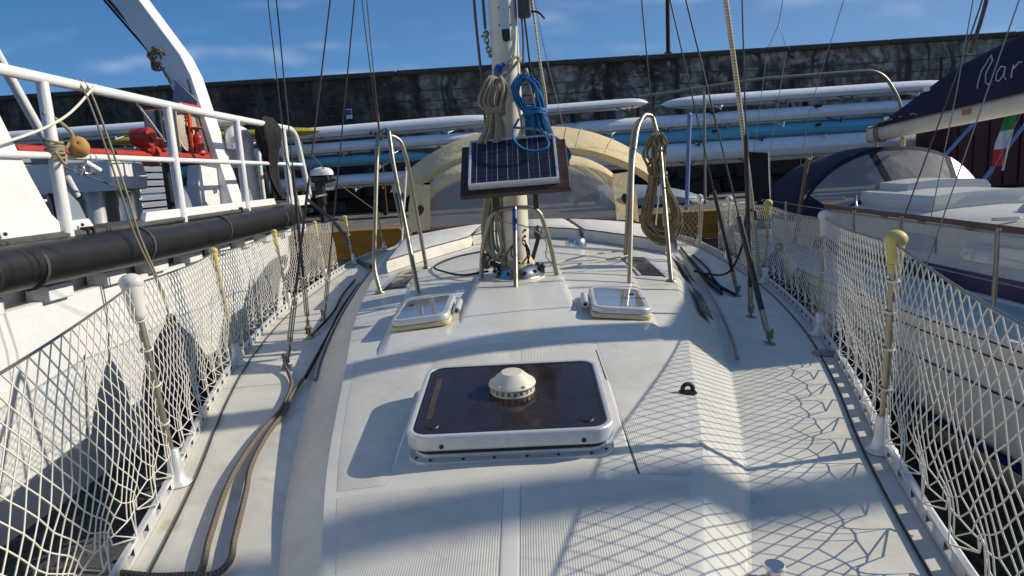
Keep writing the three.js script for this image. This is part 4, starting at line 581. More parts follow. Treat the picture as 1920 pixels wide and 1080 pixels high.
// spray hood and cockpit canopy
{
  const arch = (w, y0, h, z, n = 24, p = 0.62) => range(-1, 1, n).map(t => { const a = Math.abs(t); const x = t * w; return [x, y0 + h * Math.pow(1 - Math.pow(a, 3.2), p), z]; });
  const t = thing('spray_hood', 'cream canvas spray hood with clear windows over the companionway', 'spray hood', [0, 0.3, -7.4]);
  const y0 = 0.36, fr = (k, n = 24) => range(-1, 1, n).map(s => { const w = mix(1.16, 1.14, k), top = mix(0.60, 1.10, k), a = Math.pow(1 - Math.pow(Math.abs(s), 3.4), 0.6); return [s * w * (1 - 0.02 * k), y0 + (top - y0) * a * 1.0, -7.15 - 0.35 * k]; });
  // front: bottom sill on the roof up to the bow of the hood
  const bow = k => range(-1, 1, 40).map(s => { const a = Math.pow(Math.max(0, 1 - Math.pow(Math.abs(s), 3.6)), 0.55); return [s * (1.18 - 0.02 * k), 0.37 + (mix(0.94, 1.07, Math.sqrt(k)) - 0.37) * a, -7.28 - 0.75 * k]; });
  part(t, 'hood_top', loft([0, 0.03, 0.12, 0.3, 0.6, 1].map(k => bow(k).map(([x, y, z], i) => [x, y + 0.025 * Math.sin(Math.PI * Math.min(k * 1.3, 1)), z]))), mat.canvas);
  // canvas band below the front bow, as strip with window openings below
  const edge = bow(0), sill = x => [x * 1.0, roofY(x, -7.0) + 0.05 + 0.02, -7.05];
  const bandIn = edge.map(([x, y, z], i) => { const k = clamp((y - 0.42) / 0.1); return [x * 0.945, Math.max(0.40, y - 0.085 * k - 0.0), mix(z, -7.05, 0.16)]; });
  part(t, 'front_band', loft([edge.map(([x, y, z]) => [x, y - 0.002, z + 0.004]), bandIn]), mat.canvas);
  const wpane = (xa, xb) => { const rows = range(0, 1, 8).map(v => range(xa, xb, 16).map(x => { let yt = 0, zt = -7.26; for (let i = 0; i < bandIn.length - 1; i++) if (x >= bandIn[i][0] && x <= bandIn[i + 1][0]) { const q = (x - bandIn[i][0]) / (bandIn[i + 1][0] - bandIn[i][0]); yt = mix(bandIn[i][1], bandIn[i + 1][1], q); zt = mix(bandIn[i][2], bandIn[i + 1][2], q); } const yb = roofY(x, -7.0) + 0.06; return [x, mix(yb, yt + 0.02, v), mix(-7.04, zt + 0.006, v) + 0.008 * fbm(x * 5, v * 4, 2, 2)]; })); return loft(rows); };
  part(t, 'front_window', wpane(-0.98, -0.04), mat.clear); part(t, 'front_window', wpane(0.04, 0.98), mat.clear);
  part(t, 'centre_seam', loft([[[-0.045, 0.38, -7.03], [0.045, 0.38, -7.03]], [[-0.045, 0.9, -7.235], [0.045, 0.9, -7.235]]]), mat.canvas);
  for (const s of [-1, 1]) part(t, 'corner_flap', loft([[[s * 0.96, 0.33, -7.03], [s * 1.20, 0.30, -7.1]], [[s * 0.955, 0.6, -7.12], [s * 1.19, 0.6, -7.18]], [[s * 0.95, 0.80, -7.2], [s * 1.15, 0.82, -7.25]]]), mat.canvas);
  for (const s of [-1, 1]) part(t, 'flap_opening', [sphere(s * 1.06, 0.52, -7.125, 0.05, 0.8, 1.6, 0.15)], mat.black);
  part(t, 'sill_rail', loft([[-1.15, -0.6, 0, 0.6, 1.15].map(x => [x, roofY(x, -7) + 0.065, -7.0]), [-1.15, -0.6, 0, 0.6, 1.15].map(x => [x, roofY(x, -7) + 0.085, -7.04])]), mat.blackRope);
  const b = thing('cockpit_canopy', 'larger cream canvas canopy arching behind the spray hood', 'canopy', [0.05, 0.4, -8.4]);
  const big = k => range(-1, 1, 80).map(s => { const a = Math.pow(Math.max(0, 1 - Math.pow(Math.abs(s), 2.3)), 0.85); return [0.06 + s * mix(1.42, 1.72, Math.min(1, k * 1.6)), 0.72 + (mix(0.43, 0.70, Math.sin(Math.PI / 2 * Math.min(1, k * 1.6)))) * a + 0.016 * fbm(s * 3 + k * 2, k * 5, 4, 4), -7.85 - 1.2 * k]; });
  part(b, 'canopy_top', loft(range(0, 1, 10).map(big)), mat.canvas);
  part(b, 'canopy_front_edge', loft([big(0), big(0).map(([x, y, z]) => [x * 0.985, y - 0.075, z - 0.01])]), mat.canvas);
  part(b, 'canopy_bow', sweep(big(0.02).map(p => V(p[0] * 0.99, p[1] - 0.03, p[2] - 0.03)), 0.012, 8), mat.steel);
  for (const s of [-1, 1]) part(b, 'canopy_strut', rod([0.06 + s * 1.52, 0.05, -8.3], [0.06 + s * 1.54, 0.82, -7.9], 0.012), mat.steel);
  for (const x of [0.45, 0.62, 0.95]) part(b, 'canopy_seam', rope(range(0.02, 0.6, 5).map(k => { const p = big(k)[40 + Math.round(x * 26)]; return [p[0] + k * 0.05, p[1] + 0.001, p[2]]; }), 0.0035, { n: 5 }), mat.canvas);
  solo('white_boathook', 'white tipped boathook standing by the left guard frame', 'boathook', [rod([-1.24, 0.25, -6.9], [-1.14, 0.98, -6.95], 0.009), rod([-1.14, 0.97, -6.95], [-1.135, 1.0, -6.95], 0.014)], mat.shellWhite, [-1.24, 0.25, -6.9]);
}

// ---------------------------------------------------------------- racing shells on racks in front of the wall
{
  const shell = (label, x0, x1, y, h, z, m, tilt = 0, d = 0.5) => {
    const c = (x0 + x1) / 2, t = thing('racing_shell', label, 'rowing boat', [c, y - h / 2, z]);
    const rows = range(0, 1, 40).map(k => { const e = Math.pow(Math.max(0, 1 - Math.pow(Math.abs(2 * k - 1), 10)), 0.85), x = mix(x0, x1, k), yy = y + tilt * (k - 0.5); return range(0, 1, 14).map(q => { const a = q * Math.PI * 2; return [x, yy + Math.sin(a) * h / 2 * Math.max(e, 0.02) * 1.12, z + Math.cos(a) * d / 2 * Math.max(e, 0.02)]; }); });
    part(t, 'hull', loft(rows), m);
    const keel = sweep(range(0.03, 0.97, 12).map(k => V(mix(x0, x1, k), y + tilt * (k - 0.5) - h * 0.36, z + d * 0.40)), 0.009, 5); part(t, 'rub_strip', keel, mat.dullSteel);
    const n = Math.max(2, Math.round((x1 - x0) / 1.5)); for (let i = 0; i < n; i++) { const x = mix(x0, x1, 0.18 + 0.64 * i / (n - 1)), b = y - h * 0.35, s = rr(0.8, 1.2); part(t, 'rigger', [rod([x - 0.16, b, z + d * 0.35], [x + 0.02, b - 0.10 * s, z + d * 0.9], 0.011, 0.011, 5), rod([x + 0.18, b, z + d * 0.35], [x + 0.02, b - 0.10 * s, z + d * 0.9], 0.011, 0.011, 5), rod([x + 0.02, b - 0.13 * s, z + d * 0.9], [x + 0.03, b - 0.04, z + d * 0.9], 0.02, 0.02, 6)], i % 3 ? mat.rust : mat.alu); }
    return t;
  };
  shell('topmost white racing shell on the rack right of the mast', 3.0, 9.3, 2.13, 0.25, -15.1, mat.shellWhite, 0.04);
  shell('white racing shell whose blunt end shows just right of the mast winch', -0.25, 2.75, 2.15, 0.20, -15.1, mat.shellWhite, 0.05);
  shell('second white racing shell from the top on the right rack', 0.2, 9.4, 1.72, 0.29, -15, mat.shellWhite, 0.06);
  shell('cyan racing shell on the rack right of the mast', 0.9, 9.0, 1.41, 0.29, -15, mat.shellCyan, 0.02);
  shell('long thick white boat lowest on the right rack', 0.5, 10.0, 1.04, 0.44, -14.9, mat.shellWhite, 0.02, 0.7);
  shell('topmost white racing shell on the rack left of the mast', -7.0, -0.35, 1.94, 0.27, -15.1, mat.shellWhite, 0.14);
  shell('second white racing shell from the top left of the mast', -7.2, -0.4, 1.60, 0.25, -15, mat.shellWhite, 0.1);
  shell('cyan racing shell on the rack left of the mast', -8.2, -1.9, 1.31, 0.22, -15, mat.shellCyan, 0.06);
  shell('lowest white racing shell left of the mast', -8.5, 0.3, 0.88, 0.26, -14.9, mat.shellWhite, 0.08, 0.6);
  shell('yellow racing shell behind the work boat railing', -8.6, -4.1, 1.95, 0.17, -14.3, mat.shellYellow, -0.02);
  shell('pale racing shell highest behind the work boat crane', -13.6, -5.6, 2.2, 0.26, -14.6, mat.shellWhite, 0.08);
  shell('pale racing shell low behind the work boat winch', -13.8, -7.3, 1.72, 0.24, -14.6, mat.shellWhite, 0.04);
  for (const [x, nm] of [[-12.2, 'far left behind the work boat'], [-8.9, 'behind the work boat winch housing'], [-5.8, 'left of the blue sign on the wall'], [-3.15, 'between the left guard frame and the wall sign'], [1.15, 'just behind the mast'], [4.05, 'behind the right shrouds'], [6.2, 'behind the steel pipe hoop'], [8.3, 'beside the dark red container']]) {
    const t = thing('boat_rack', `rusty upright boat rack post ${nm}`, 'rack', [x, 0.085, -15.4], 'rusty posts of the boat racks');
    part(t, 'upright', box(x, 1.2, -15.42, 0.09, 2.25, 0.09), mat.rust);
    for (const y of [0.72, 1.18, 1.50, 1.88]) part(t, 'arm', box(x, y - 0.02, -15.02, 0.06, 0.05, 0.78), mat.rust);
  }
  const sg = thing('wall_sign', 'small white and blue sign on the wall left of the mast', 'sign', [-4.25, 2.42, -17.36]);
  part(sg, 'sign_plate', box(-4.25, 2.53, -17.36, 0.17, 0.24, 0.02), mat.shellWhite); part(sg, 'sign_blue_field', box(-4.25, 2.575, -17.347, 0.14, 0.1, 0.008), mat.blueTape);
  solo('lamp_pole', 'dark pole rising above the wall top by the right shrouds', 'pole', [rod([3.78, 3.4, -17.9], [3.8, 7.5, -17.9], 0.055, 0.05), rod([3.78, 3.45, -17.9], [3.78, 3.6, -17.9], 0.1)], mat.rust, [3.78, 3.4, -17.9]);
  solo('steel_pipe_hoop', 'bent galvanised pipe hoop standing before the right racks', 'pipe frame', [pipe([[2.2, 2.1, -13], [4.4, 2.29, -13], [6.6, 2.32, -13], [7.0, 1.68, -13], [7.05, 0.08, -13]], 0.03, 0.3), rod([3.4, 2.2, -13], [3.4, 0.08, -13], 0.025)], mat.dullSteel, [7.05, 0.08, -13]);
  const rc = thing('red_container', 'dark red ribbed container behind the flag on the quay', 'container', [9.0, 0.09, -13.4]);
  part(rc, 'container_body', box(9.2, 0.80, -13.55, 2.6, 1.4, 1.2), mat.darkRed); for (let i = 0; i < 9; i++) part(rc, 'rib', box(8.05 + i * 0.28, 0.80, -12.94, 0.09, 1.3, 0.03), mat.darkRed);
  const fb = solo('flag_staff_trestle', 'pale blue folding trestle leaning under the flag on the quay', 'trestle', [rod([6.5, 0.08, -11.8], [7.6, 1.3, -11.8], 0.03), rod([7.6, 0.08, -11.8], [8.4, 1.2, -11.8], 0.03), rod([6.6, 0.2, -11.8], [7.6, 0.1, -11.8], 0.025)], mat.blueTube, [6.5, 0.08, -11.8]);
  const fl = thing('flag', 'green white and red flag on a leaning staff at the far right', 'flag', [6.85, 0.5, -10]);
  part(fl, 'staff', rod([6.83, 0.50, -9.99], [6.99, 1.5, -9.99], 0.014), mat.alu);
  const strip = (k0, k1) => loft(range(k0, k1, 8).map(k => range(0, 1, 6).map(u => { const p = lin([6.985, 1.44, -9.98], [6.855, 0.55, -9.98], k); return [p.x - u * (0.20 - 0.08 * Math.abs(k - 0.6)), p.y - u * 0.02, p.z + 0.03 * Math.sin(u * 7 + k * 5)]; })));
  part(fl, 'green_band', strip(0.05, 0.42), mat.flagGreen); part(fl, 'white_band', strip(0.42, 0.70), mat.flagWhite); part(fl, 'red_band', strip(0.70, 0.97), mat.flagRed);
  const dg = thing('quay_dinghy', 'upturned pale dinghy on the quay behind the right guard frame', 'dinghy', [2.4, 0.09, -13.2]);
  part(dg, 'hull', loft(range(0, 1, 14).map(k => { const e = Math.pow(1 - Math.pow(k, 2.2), 0.7); return range(0, Math.PI, 8).map(a => [1.4 + k * 2.1, 0.12 + Math.sin(a) * 0.42 * Math.max(e, 0.03), -13.2 + Math.cos(a) * 0.5 * Math.max(e, 0.02)]); })), mat.shipGrey); part(dg, 'gunwale', box(2.3, 0.12, -12.75, 1.8, 0.04, 0.05), mat.rust);
  const gp = thing('gangplank', 'dark upright gangplank with a bright steel edge beyond the right shrouds', 'gangplank', [2.6, -0.1, -7.6]);
  part(gp, 'plank', prism([[2.505, 0.1], [2.72, 0.1], [2.685, 0.93], [2.485, 0.95]], 'z', -7.62, 0.035, 0.004), mat.blackRope);
  part(gp, 'steel_edge', rod([2.735, -0.05, -7.57], [2.695, 0.94, -7.6], 0.014), mat.steel); for (const [x, y] of [[2.55, 0.4], [2.62, 0.42], [2.58, 0.3], [2.71, 0.2], [2.68, 0.12], [2.735, 0.16], [2.6, 0.1]]) part(gp, 'hinge_bolt', sphere(x, y, -7.57, 0.016, 1, 1, 1, 8), mat.steel);
  solo('tiller_post', 'rust brown wooden post standing by the navy dodger', 'post', [rod([2.76, 0.0, -7.0], [2.875, 0.83, -7.0], 0.028, 0.02), sphere(2.875, 0.83, -7, 0.024)], mat.teak, [2.76, 0, -7]);
  solo('blue_pole', 'pale blue pole standing beyond the right shrouds', 'pole', [rod([2.68, 0.08, -11.4], [2.75, 1.62, -11.4], 0.035), sphere(2.75, 1.62, -11.4, 0.04)], mat.blueTube, [2.68, 0.08, -11.4]);
  solo('quay_hose', 'pale hose lying in loops on the quay edge', 'hose', rope([[3.3, 0.12, -11.6], [3.9, 0.12, -11.9], [4.5, 0.12, -11.6], [4.2, 0.12, -11.5], [3.8, 0.13, -11.6], [4.6, 0.12, -12], [5.4, 0.12, -11.7]], 0.03), mat.hose, [3.3, 0.1, -11.6]);
  for (const [x, nm] of [[-5.35, 'left'], [-4.95, 'right']]) solo('cream_crate_post', `cream painted square post standing on the quay, ${nm} of the pair`, 'post', [box(x, 0.98, -12, 0.24, 1.8, 0.24, 0.02), box(x, 1.7, -11.87, 0.18, 0.12, 0.02)], mat.cream, [x, 0.08, -12], 'cream posts on the quay');
}

// ---------------------------------------------------------------- work boat on the left
{
  const B = thing('work_boat', 'white steel work boat with a black fender and tubular railings moored at left', 'work boat', [-4.5, -1.15, -4]);
  const HX = -3.08, zA = 4, zB = -10.1;
  const hz = range(zA, zB, 40), hx = z => HX - 0.9 * Math.pow(clamp((-8.6 - z) / 1.5), 2);
  part(B, 'hull', loft([[-1.6, 0], [-0.8, 0], [0.0, 0], [0.236, 0], [0.24, 0.01], [0.244, 0.16], [0.335, 0.16], [0.339, 0.01], [0.36, 0], [0.62, 0]].map(([y, q]) => hz.map(z => [hx(z) - 0.16 * clamp(-y / 1.5) - q, y, z])), 0.5), mat.shipWhite);
  part(B, 'hull', [loft([-1.6, 0.62].map(y => range(0, 1, 6).map(t => [mix(hx(zB), -6.6, t), y, zB]))), loft([-1.6, 0.9].map(y => [[-6.7, y, zA], [-6.7, y, zB]]))], mat.shipWhite);
  part(B, 'work_deck', box(-4.85, 0.5, (zA + zB) / 2, 3.5, 0.06, zA - zB - 0.1), mat.rubber);
  const fp = hz.map(z => V(hx(z) + 0.10, 0.49 + 0.012 * Math.sin(z * 1.3), z)); const F = part(B, 'fender_tube', sweep(fp, 0.142, 18), mat.rubber);
  for (const z of [-3.55, -3.62, -4.0, -5.2, -6.6, -8.2]) part(F, 'fender_band', rod([hx(z) + 0.10, 0.49, z], [hx(z) + 0.10, 0.49, z - 0.025], 0.147, 0.147, 20), mat.greyRubber);
  part(B, 'rubbing_strake', loft([[-0.05, 0.60], [0.06, 0.605], [0.115, 0.625], [0.115, 0.655], [0.06, 0.675], [-0.1, 0.68]].map(([dx, y]) => hz.map(z => [hx(z) + dx, y + 0.006 * fbm(z * 2, dx * 9, 1, 3), z]))), mat.greyRubber);
  [-3.6, -4.62, -4.68, -7.2].forEach(z => part(B, 'strake_joint', box(HX + 0.05, 0.648, z, 0.15, 0.07, 0.018), mat.black));
  for (let z = 0.6; z > -9.4; z -= 0.62) { part(B, 'fender_bracket', box(HX - 0.03, 0.287, z, 0.16, 0.10, 0.24, 0.008), mat.shipWhite); }
  // bulwark plates
  part(B, 'bulwark', prism([[zA, 0.62], [-4.84, 0.60], [-4.80, 0.64], [-4.73, 0.735], [-4.42, 0.735], [-4.36, 0.79], [-4.23, 1.03], [-4.06, 1.40], [-3.8, 1.95], [zA, 1.95]].reverse(), 'x', HX + 0.07, 0.05, 0.006), mat.shipWhite);
  part(B, 'bulwark', prism([[-5.36, 0.60], [-8.33, 0.60], [-8.25, 0.735], [-5.43, 0.735]], 'x', HX + 0.09, 0.05, 0.006), mat.shipWhite);
  part(B, 'bulwark', prism([[-8.78, 0.60], [-9.66, 0.60], [-9.62, 0.735], [-8.78, 0.735]], 'x', HX + 0.09, 0.05, 0.006), mat.shipWhite);
  [[-3.9, 0.70], [-4.6, 0.70], [-6, 0.66], [-7, 0.66]].forEach(([z, y]) => part(B, 'bulwark_bolt', sphere(HX + 0.10, y, z, 0.012, 1, 1, 1, 8), mat.rust));
  // railing
  const rx = -3.0;
  part(B, 'top_rail', pipe([[rx, 1.70, 2], [rx, 1.665, -3.5], [rx, 1.615, -6.5], [rx, 1.605, -9.30], [rx, 1.1, -9.5], [rx, 0.7, -9.64]], 0.037, 0.22), mat.shipWhite);
  part(B, 'middle_rail', sweep([V(rx, 1.17, 2), V(rx, 1.16, -4.2), V(rx, 1.145, -9.5)], 0.023, 10), mat.shipWhite);
  for (const z of [-1.4, -2.95, -4.46, -6.0, -7.42, -8.84]) part(B, 'rail_post', rod([rx, 0.6, z], [rx, 1.62, z], 0.042, 0.036, 12), mat.shipWhite);
  for (const z of [-4.46, -6.0, -7.42]) part(B, 'post_gusset', prism([[z - 0.02, 0.6], [z - 0.32, 0.6], [z - 0.20, 0.85], [z - 0.02, 1.0]], 'x', rx - 0.02, 0.02), mat.shipGrey);
  part(B, 'diagonal_stay', rod([-3.75, 0.9, -5.75], [-3.6, 2.6, -4.5], 0.035), mat.shipWhite);
  // crane
  const C = group(B, 'crane', [-3.6, 0.55, -8.2]);
  part(C, 'crane_beam', prism([[-3.60, 0.55], [-3.25, 0.55], [-3.39, 1.25], [-3.575, 2.14], [-3.66, 2.36], [-4.05, 2.99], [-5.3, 5.0], [-5.62, 4.95], [-4.372, 3.0], [-3.86, 2.16], [-3.77, 1.9], [-3.62, 1.27]], 'z', -8.05, 0.3, 0.012), mat.shipWhite);
  part(C, 'crane_knuckle', [prism([[-3.80, 1.86], [-3.60, 1.6], [-3.52, 1.85], [-3.74, 2.1]], 'z', -7.76, 0.05), rod([-3.62, 1.72, -7.75], [-3.62, 1.72, -7.72], 0.045, 0.045, 16)], mat.shipGrey);
  part(C, 'crane_groove', rope([[-3.62, 2.1, -7.745], [-3.56, 1.75, -7.745], [-3.48, 1.3, -7.745]], 0.008, { n: 5 }), mat.greyRubber);
  part(C, 'crane_foot', prism([[-8.0, 0.55], [-7.3, 0.55], [-7.28, 0.95], [-7.36, 1.15], [-7.95, 1.10]].reverse(), 'x', -3.42, 0.14, 0.012), mat.shipWhite);
  part(C, 'foot_bolt', rod([-3.42, 0.87, -7.62], [-3.40, 0.87, -7.62], 0.03, 0.03, 12), mat.dullSteel);
  part(C, 'rear_cover', prism([[-8.1, 0.6], [-8.65, 0.65], [-8.62, 0.95], [-8.5, 1.02], [-8.1, 1.02]].reverse(), 'x', -3.6, 0.3, 0.02), mat.shipWhite);
  // red pipe with valves
  const Rp = group(B, 'fire_main', [-3.5, 1.2, -6.5]);
  part(Rp, 'red_pipe', pipe([[-3.5, 1.235, 0], [-3.5, 1.235, -8.16], [-3.5, 0.6, -8.16]], 0.042, 0.1, 12), mat.red);
  for (const z of [-5.1, -6.52, -7.0, -7.88]) part(Rp, 'flange', rod([-3.5, 1.235, z], [-3.5, 1.235, z - 0.06], z === -5.1 || z === -7.0 ? 0.055 : 0.105, undefined, 18), mat.red);
  const tor = new THREE.TorusGeometry(0.085, 0.042, 8, 18, Math.PI); tor.rotateY(Math.PI / 2); tor.translate(-3.48, 1.29, -6.66); part(Rp, 'valve_elbow', [tor, rod([-3.5, 1.25, -6.57], [-3.48, 1.36, -6.42], 0.06, 0.075, 12), rod([-3.56, 1.40, -6.42], [-3.40, 1.40, -6.42], 0.085, 0.085, 20), rod([-3.40, 1.40, -6.42], [-3.375, 1.40, -6.42], 0.05, 0.04, 14), box(-3.48, 1.33, -6.46, 0.09, 0.14, 0.10, 0.02)], mat.red);
  const hy = lathe([[0.07, 0], [0.075, 0.03], [0.05, 0.05], [0.06, 0.10], [0.045, 0.13], [0.058, 0.17], [0.05, 0.2], [0.02, 0.22], [0.018, 0.26], [0.07, 0.27], [0.07, 0.29], [0.001, 0.295]], 18); hy.translate(-3.5, 1.27, -7.55); part(Rp, 'hydrant_valve', hy, mat.red);
  // hose reel
  const Re = group(B, 'hose_reel', [-3.9, 1.1, -7.95]);
  const dr = lathe([[0.05, -0.12], [0.235, -0.12], [0.24, -0.11], [0.10, -0.10], [0.2, -0.06], [0.205, 0], [0.2, 0.06], [0.10, 0.10], [0.24, 0.11], [0.235, 0.12], [0.05, 0.12]], 30); dr.rotateZ(Math.PI / 2); dr.translate(-3.9, 1.53, -7.95); part(Re, 'drum', dr, mat.hose);
  for (let k = 0; k < 4; k++) { const g = new THREE.TorusGeometry(0.1 + k * 0.033, 0.016, 6, 28); g.rotateY(Math.PI / 2); g.translate(-3.785, 1.53, -7.95); part(Re, 'hose_turn', g, mat.hose); }
  part(Re, 'red_frame', [box(-3.74, 1.76, -7.97, 0.05, 0.09, 0.52, 0.008), box(-3.74, 1.5, -7.92, 0.03, 0.50, 0.05, 0.008), box(-3.95, 1.5, -7.68, 0.3, 0.5, 0.02)], mat.orange);
  part(Re, 'side_plate', box(-3.9, 1.5, -7.64, 0.34, 0.46, 0.02, 0.01), mat.hose); for (const z of [-7.72, -8.25]) part(Re, 'bracket_cap', box(-3.74, 1.745, z, 0.07, 0.09, 0.06, 0.01), mat.shipWhite); part(Re, 'support', [rod([-3.9, 0.6, -7.6], [-3.9, 1.72, -7.6], 0.04), box(-3.9, 1.30, -7.9, 0.1, 0.04, 0.6)], mat.rubber);
  part(Re, 'swivel_fitting', [rod([-3.75, 1.2, -7.45], [-3.75, 1.62, -7.45], 0.016), sphere(-3.75, 1.62, -7.45, 0.035), rod([-3.75, 1.6, -7.45], [-3.75, 1.45, -7.55], 0.012), rod([-3.75, 1.27, -7.45], [-3.75, 1.33, -7.45], 0.035)], mat.steel);
  Re.position.x += 0.2; Re.position.z += 0.42;
  // winch housing, drums
  const Wn = group(B, 'winch', [-4.5, 0.53, -7]);
  part(Wn, 'housing', prism([[-6.72, 0.93], [-7.32, 0.93], [-7.36, 1.05], [-7.30, 1.20], [-6.72, 1.22]], 'x', -4.0, 1.1, 0.02), mat.shipWhite);
  part(Wn, 'housing_leg', box(-4.6, 0.72, -7.32, 1.0, 0.5, 0.04), mat.shipWhite);
  for (const [x, z, m] of [[-4.05, -6.98, mat.steel], [-4.3, -6.85, mat.alu], [-4.55, -6.75, mat.rubber], [-4.9, -6.7, mat.rubber]]) { const d = lathe([[0.13, 0], [0.13, 0.03], [0.10, 0.06], [0.098, 0.3], [0.11, 0.36], [0.12, 0.4]], 20); d.translate(x, 0.54, z); part(Wn, 'drum', d, m); }
  for (const [x, z] of [[-3.25, -5.15], [-3.4, -5.6], [-3.3, -6.3], [-3.6, -5.9]]) part(B, 'mooring_chain', Array.from({ length: 9 }, (_, i) => { const g = new THREE.TorusGeometry(0.045, 0.014, 6, 12); g.rotateX(rr(0.3, 2.6)); g.rotateY(rr(0, 3)); g.translate(x + rr(-0.16, 0.16), 0.56 + rr(0, 0.06), z + rr(-0.2, 0.2)); return g; }), mat.black).userData.kind = 'stuff';
  part(B, 'black_mat', box(-3.55, 0.56, -5.7, 0.7, 0.06, 1.4, 0.02), mat.rubber);
  // grey slatted screen on the far side
  const S = group(B, 'slatted_screen', [-5.3, 0.55, -7]);
  for (let k = 0; k < 8; k++) part(S, 'slat', box(-5.3, 0.62 + k * 0.1, -6.9, 0.03, 0.075, 7.2, 0.006), mat.shipGrey);
  for (const z of [-4.6, -6.3, -7.75, -9.4, -10.2]) { part(S, 'screen_post', box(-5.34, 0.97, z, 0.05, 0.9, 0.06), mat.shipGrey); for (let k = 0; k < 8; k++) part(S, 'bolt', sphere(-5.275, 0.62 + k * 0.1, z, 0.022, 1, 1, 1, 8), mat.shipWhite); }
  // goosenecks
  part(B, 'gooseneck_vent', pipe([[-3.3, 0.6, -8.38], [-3.3, 1.52, -8.38], [-3.34, 1.54, -8.1], [-3.34, 1.33, -8.06]], 0.08, 0.14, 16), mat.shipWhite);
  part(B, 'gooseneck_vent', pipe([[-3.28, 0.6, -8.66], [-3.28, 1.30, -8.66], [-3.24, 1.31, -8.80], [-3.24, 1.2, -8.82]], 0.03, 0.07, 12), mat.shipWhite);
  part(B, 'wheel_guard', prism([[-8.9, 0.6], [-9.5, 0.6], [-9.5, 0.95], [-9.2, 1.15], [-8.95, 1.0]].reverse(), 'x', -3.5, 0.4, 0.02), mat.rubber);
}
{ // things on and around the work boat
  const cl = thing('black_tarpaulin', 'black tarpaulin bundle hanging over the work boat top rail', 'tarpaulin', [-3.0, 0.7, -8.2]);
  part(cl, 'cloth', loft(range(0, 1, 22).map(k => range(0, 1, 20).map(u => { const a = u * Math.PI * 2, y = mix(1.70, 0.72, k), w = 0.10 + 0.05 * Math.sin(k * 7) + 0.03 * fbm(k * 5, u * 6, 1, 2) - 0.05 * k, z0 = -8.38 + 0.06 * Math.sin(k * 4), zr = (k < 0.1 ? 0.14 + k : 0.24 - 0.12 * k) + 0.03 * fbm(k * 6, u * 5, 8, 2); return [-3.0 + Math.cos(a) * w * Math.min(1, 0.2 + k * 6), y + 0.015 * fbm(u * 4, k * 3, 5, 2), z0 + Math.sin(a) * zr * (1 + 0.22 * Math.sin(u * 31.4 + k * 5)) * (1 + 0.25 * fbm(k * 4, u * 3, 9, 2))]; }))), M(mottled([0.05, 0.05, 0.055], 0.7, 7, { z: 5.5 }), 0.85, { bumpMap: coarseBump, bumpScale: 0.03 }));
  const rl = (label, pts, r, m) => solo('work_boat_line', label, 'rope', rope(pts, r, { n: 6 }), m, pts[0]);
  const fz = -4.95, fx = -2.66;
  rl('beige fender lanyard down from the work boat top rail', [[-3.0, 1.69, -4.80], [-2.955, 1.62, -4.80], [-2.83, 0.9, -4.85], [-2.80, 0.62, -4.88], [-2.70, 0.2, -4.93], [fx, -0.06, fz]], 0.008, mat.ropeBeige);
  rl('second strand of the beige fender lanyard on the top rail', [[-2.99, 1.69, -4.86], [-2.955, 1.62, -4.87], [-2.82, 0.9, -4.9], [-2.79, 0.62, -4.92], [-2.70, 0.2, -4.95], [fx, -0.04, fz]], 0.008, mat.ropeBeige);
  rl('thin white line crossing the near railing post of the work boat', [[-2.95, 1.66, -4.95], [-2.94, 1.4, -4.52], [-2.96, 1.2, -3.9], [-3.0, 1.05, -3.2]], 0.009, mat.net);
  rl('thin line from the top rail to the reel', [[-3.05, 1.62, -5.6], [-3.45, 1.5, -6.6], [-3.75, 1.36, -7.4]], 0.008, mat.net);
  rl('thin grey line low behind the near railing', [[-3.4, 1.5, -3.8], [-3.5, 1.2, -5.0], [-3.6, 0.9, -6.3]], 0.007, mat.ropeGrey);
  rl('stern lanyard strand hanging from the black tarpaulin', [[-2.96, 1.55, -8.5], [-2.80, 1.0, -8.4], [-2.7, 0.5, -8.3]], 0.008, mat.ropeBeige);
  rl('thin line from the stern rail down to the yellow kerb', [[-3.0, 1.5, -9.35], [-2.7, 0.9, -10], [-2.3, 0.3, -11.1]], 0.009, mat.ropeGrey);
  rl('dark mooring rope from the work boat stern towards the yacht', [[-3.0, 0.68, -9.5], [-2.5, 0.35, -9], [-1.9, 0.02, -7.6], [-1.5, 0.05, -6.6]], 0.025, mat.black);
  rl('dark crane cable along the underside of the white beam', [[-5.9, 5.1, -7.85], [-4.47, 3.0, -7.85], [-4.05, 2.42, -7.85], [-3.93, 2.24, -7.85], [-3.9, 2.15, -7.85]], 0.013, mat.blackRope);
  rl('second dark crane cable below the beam', [[-5.85, 5.1, -7.8], [-4.40, 2.98, -7.8], [-4.0, 2.42, -7.8], [-3.95, 2.3, -7.8]], 0.011, mat.blackRope);
  const L = []; for (let i = 0; i < 12; i++) { const c = [-3.95 + rr(-0.04, 0.05), 2.37 + rr(-0.06, 0.06), -7.78 + rr(-0.05, 0.05)], r = rr(0.06, 0.12); L.push(range(0, 7, 7).map(k => [c[0] + r * 0.6 * Math.cos(k * 0.9 + i), c[1] + r * Math.sin(k * 0.9 + i), c[2] + 0.04 * Math.sin(k * 2)])); } L.push([[-3.99, 2.45, -7.78], [-4.22, 2.78, -7.76], [-4.6, 3.35, -7.76], [-5.5, 4.8, -7.76]], [[-3.93, 2.3, -7.76], [-3.84, 2.14, -7.74], [-3.80, 2.06, -7.72]]);
  hank('crane_rope_bundle', 'tangled beige rope bundle tied at the crane bend', [-3.93, 2.1, -7.78], mat.ropeOld, 0.012, L, 0, { seg: 24 });
  const ft = thing('net_float', 'tan float tied to the work boat rail post with beige cord', 'float', [-2.93, 1.1, -4.6]);
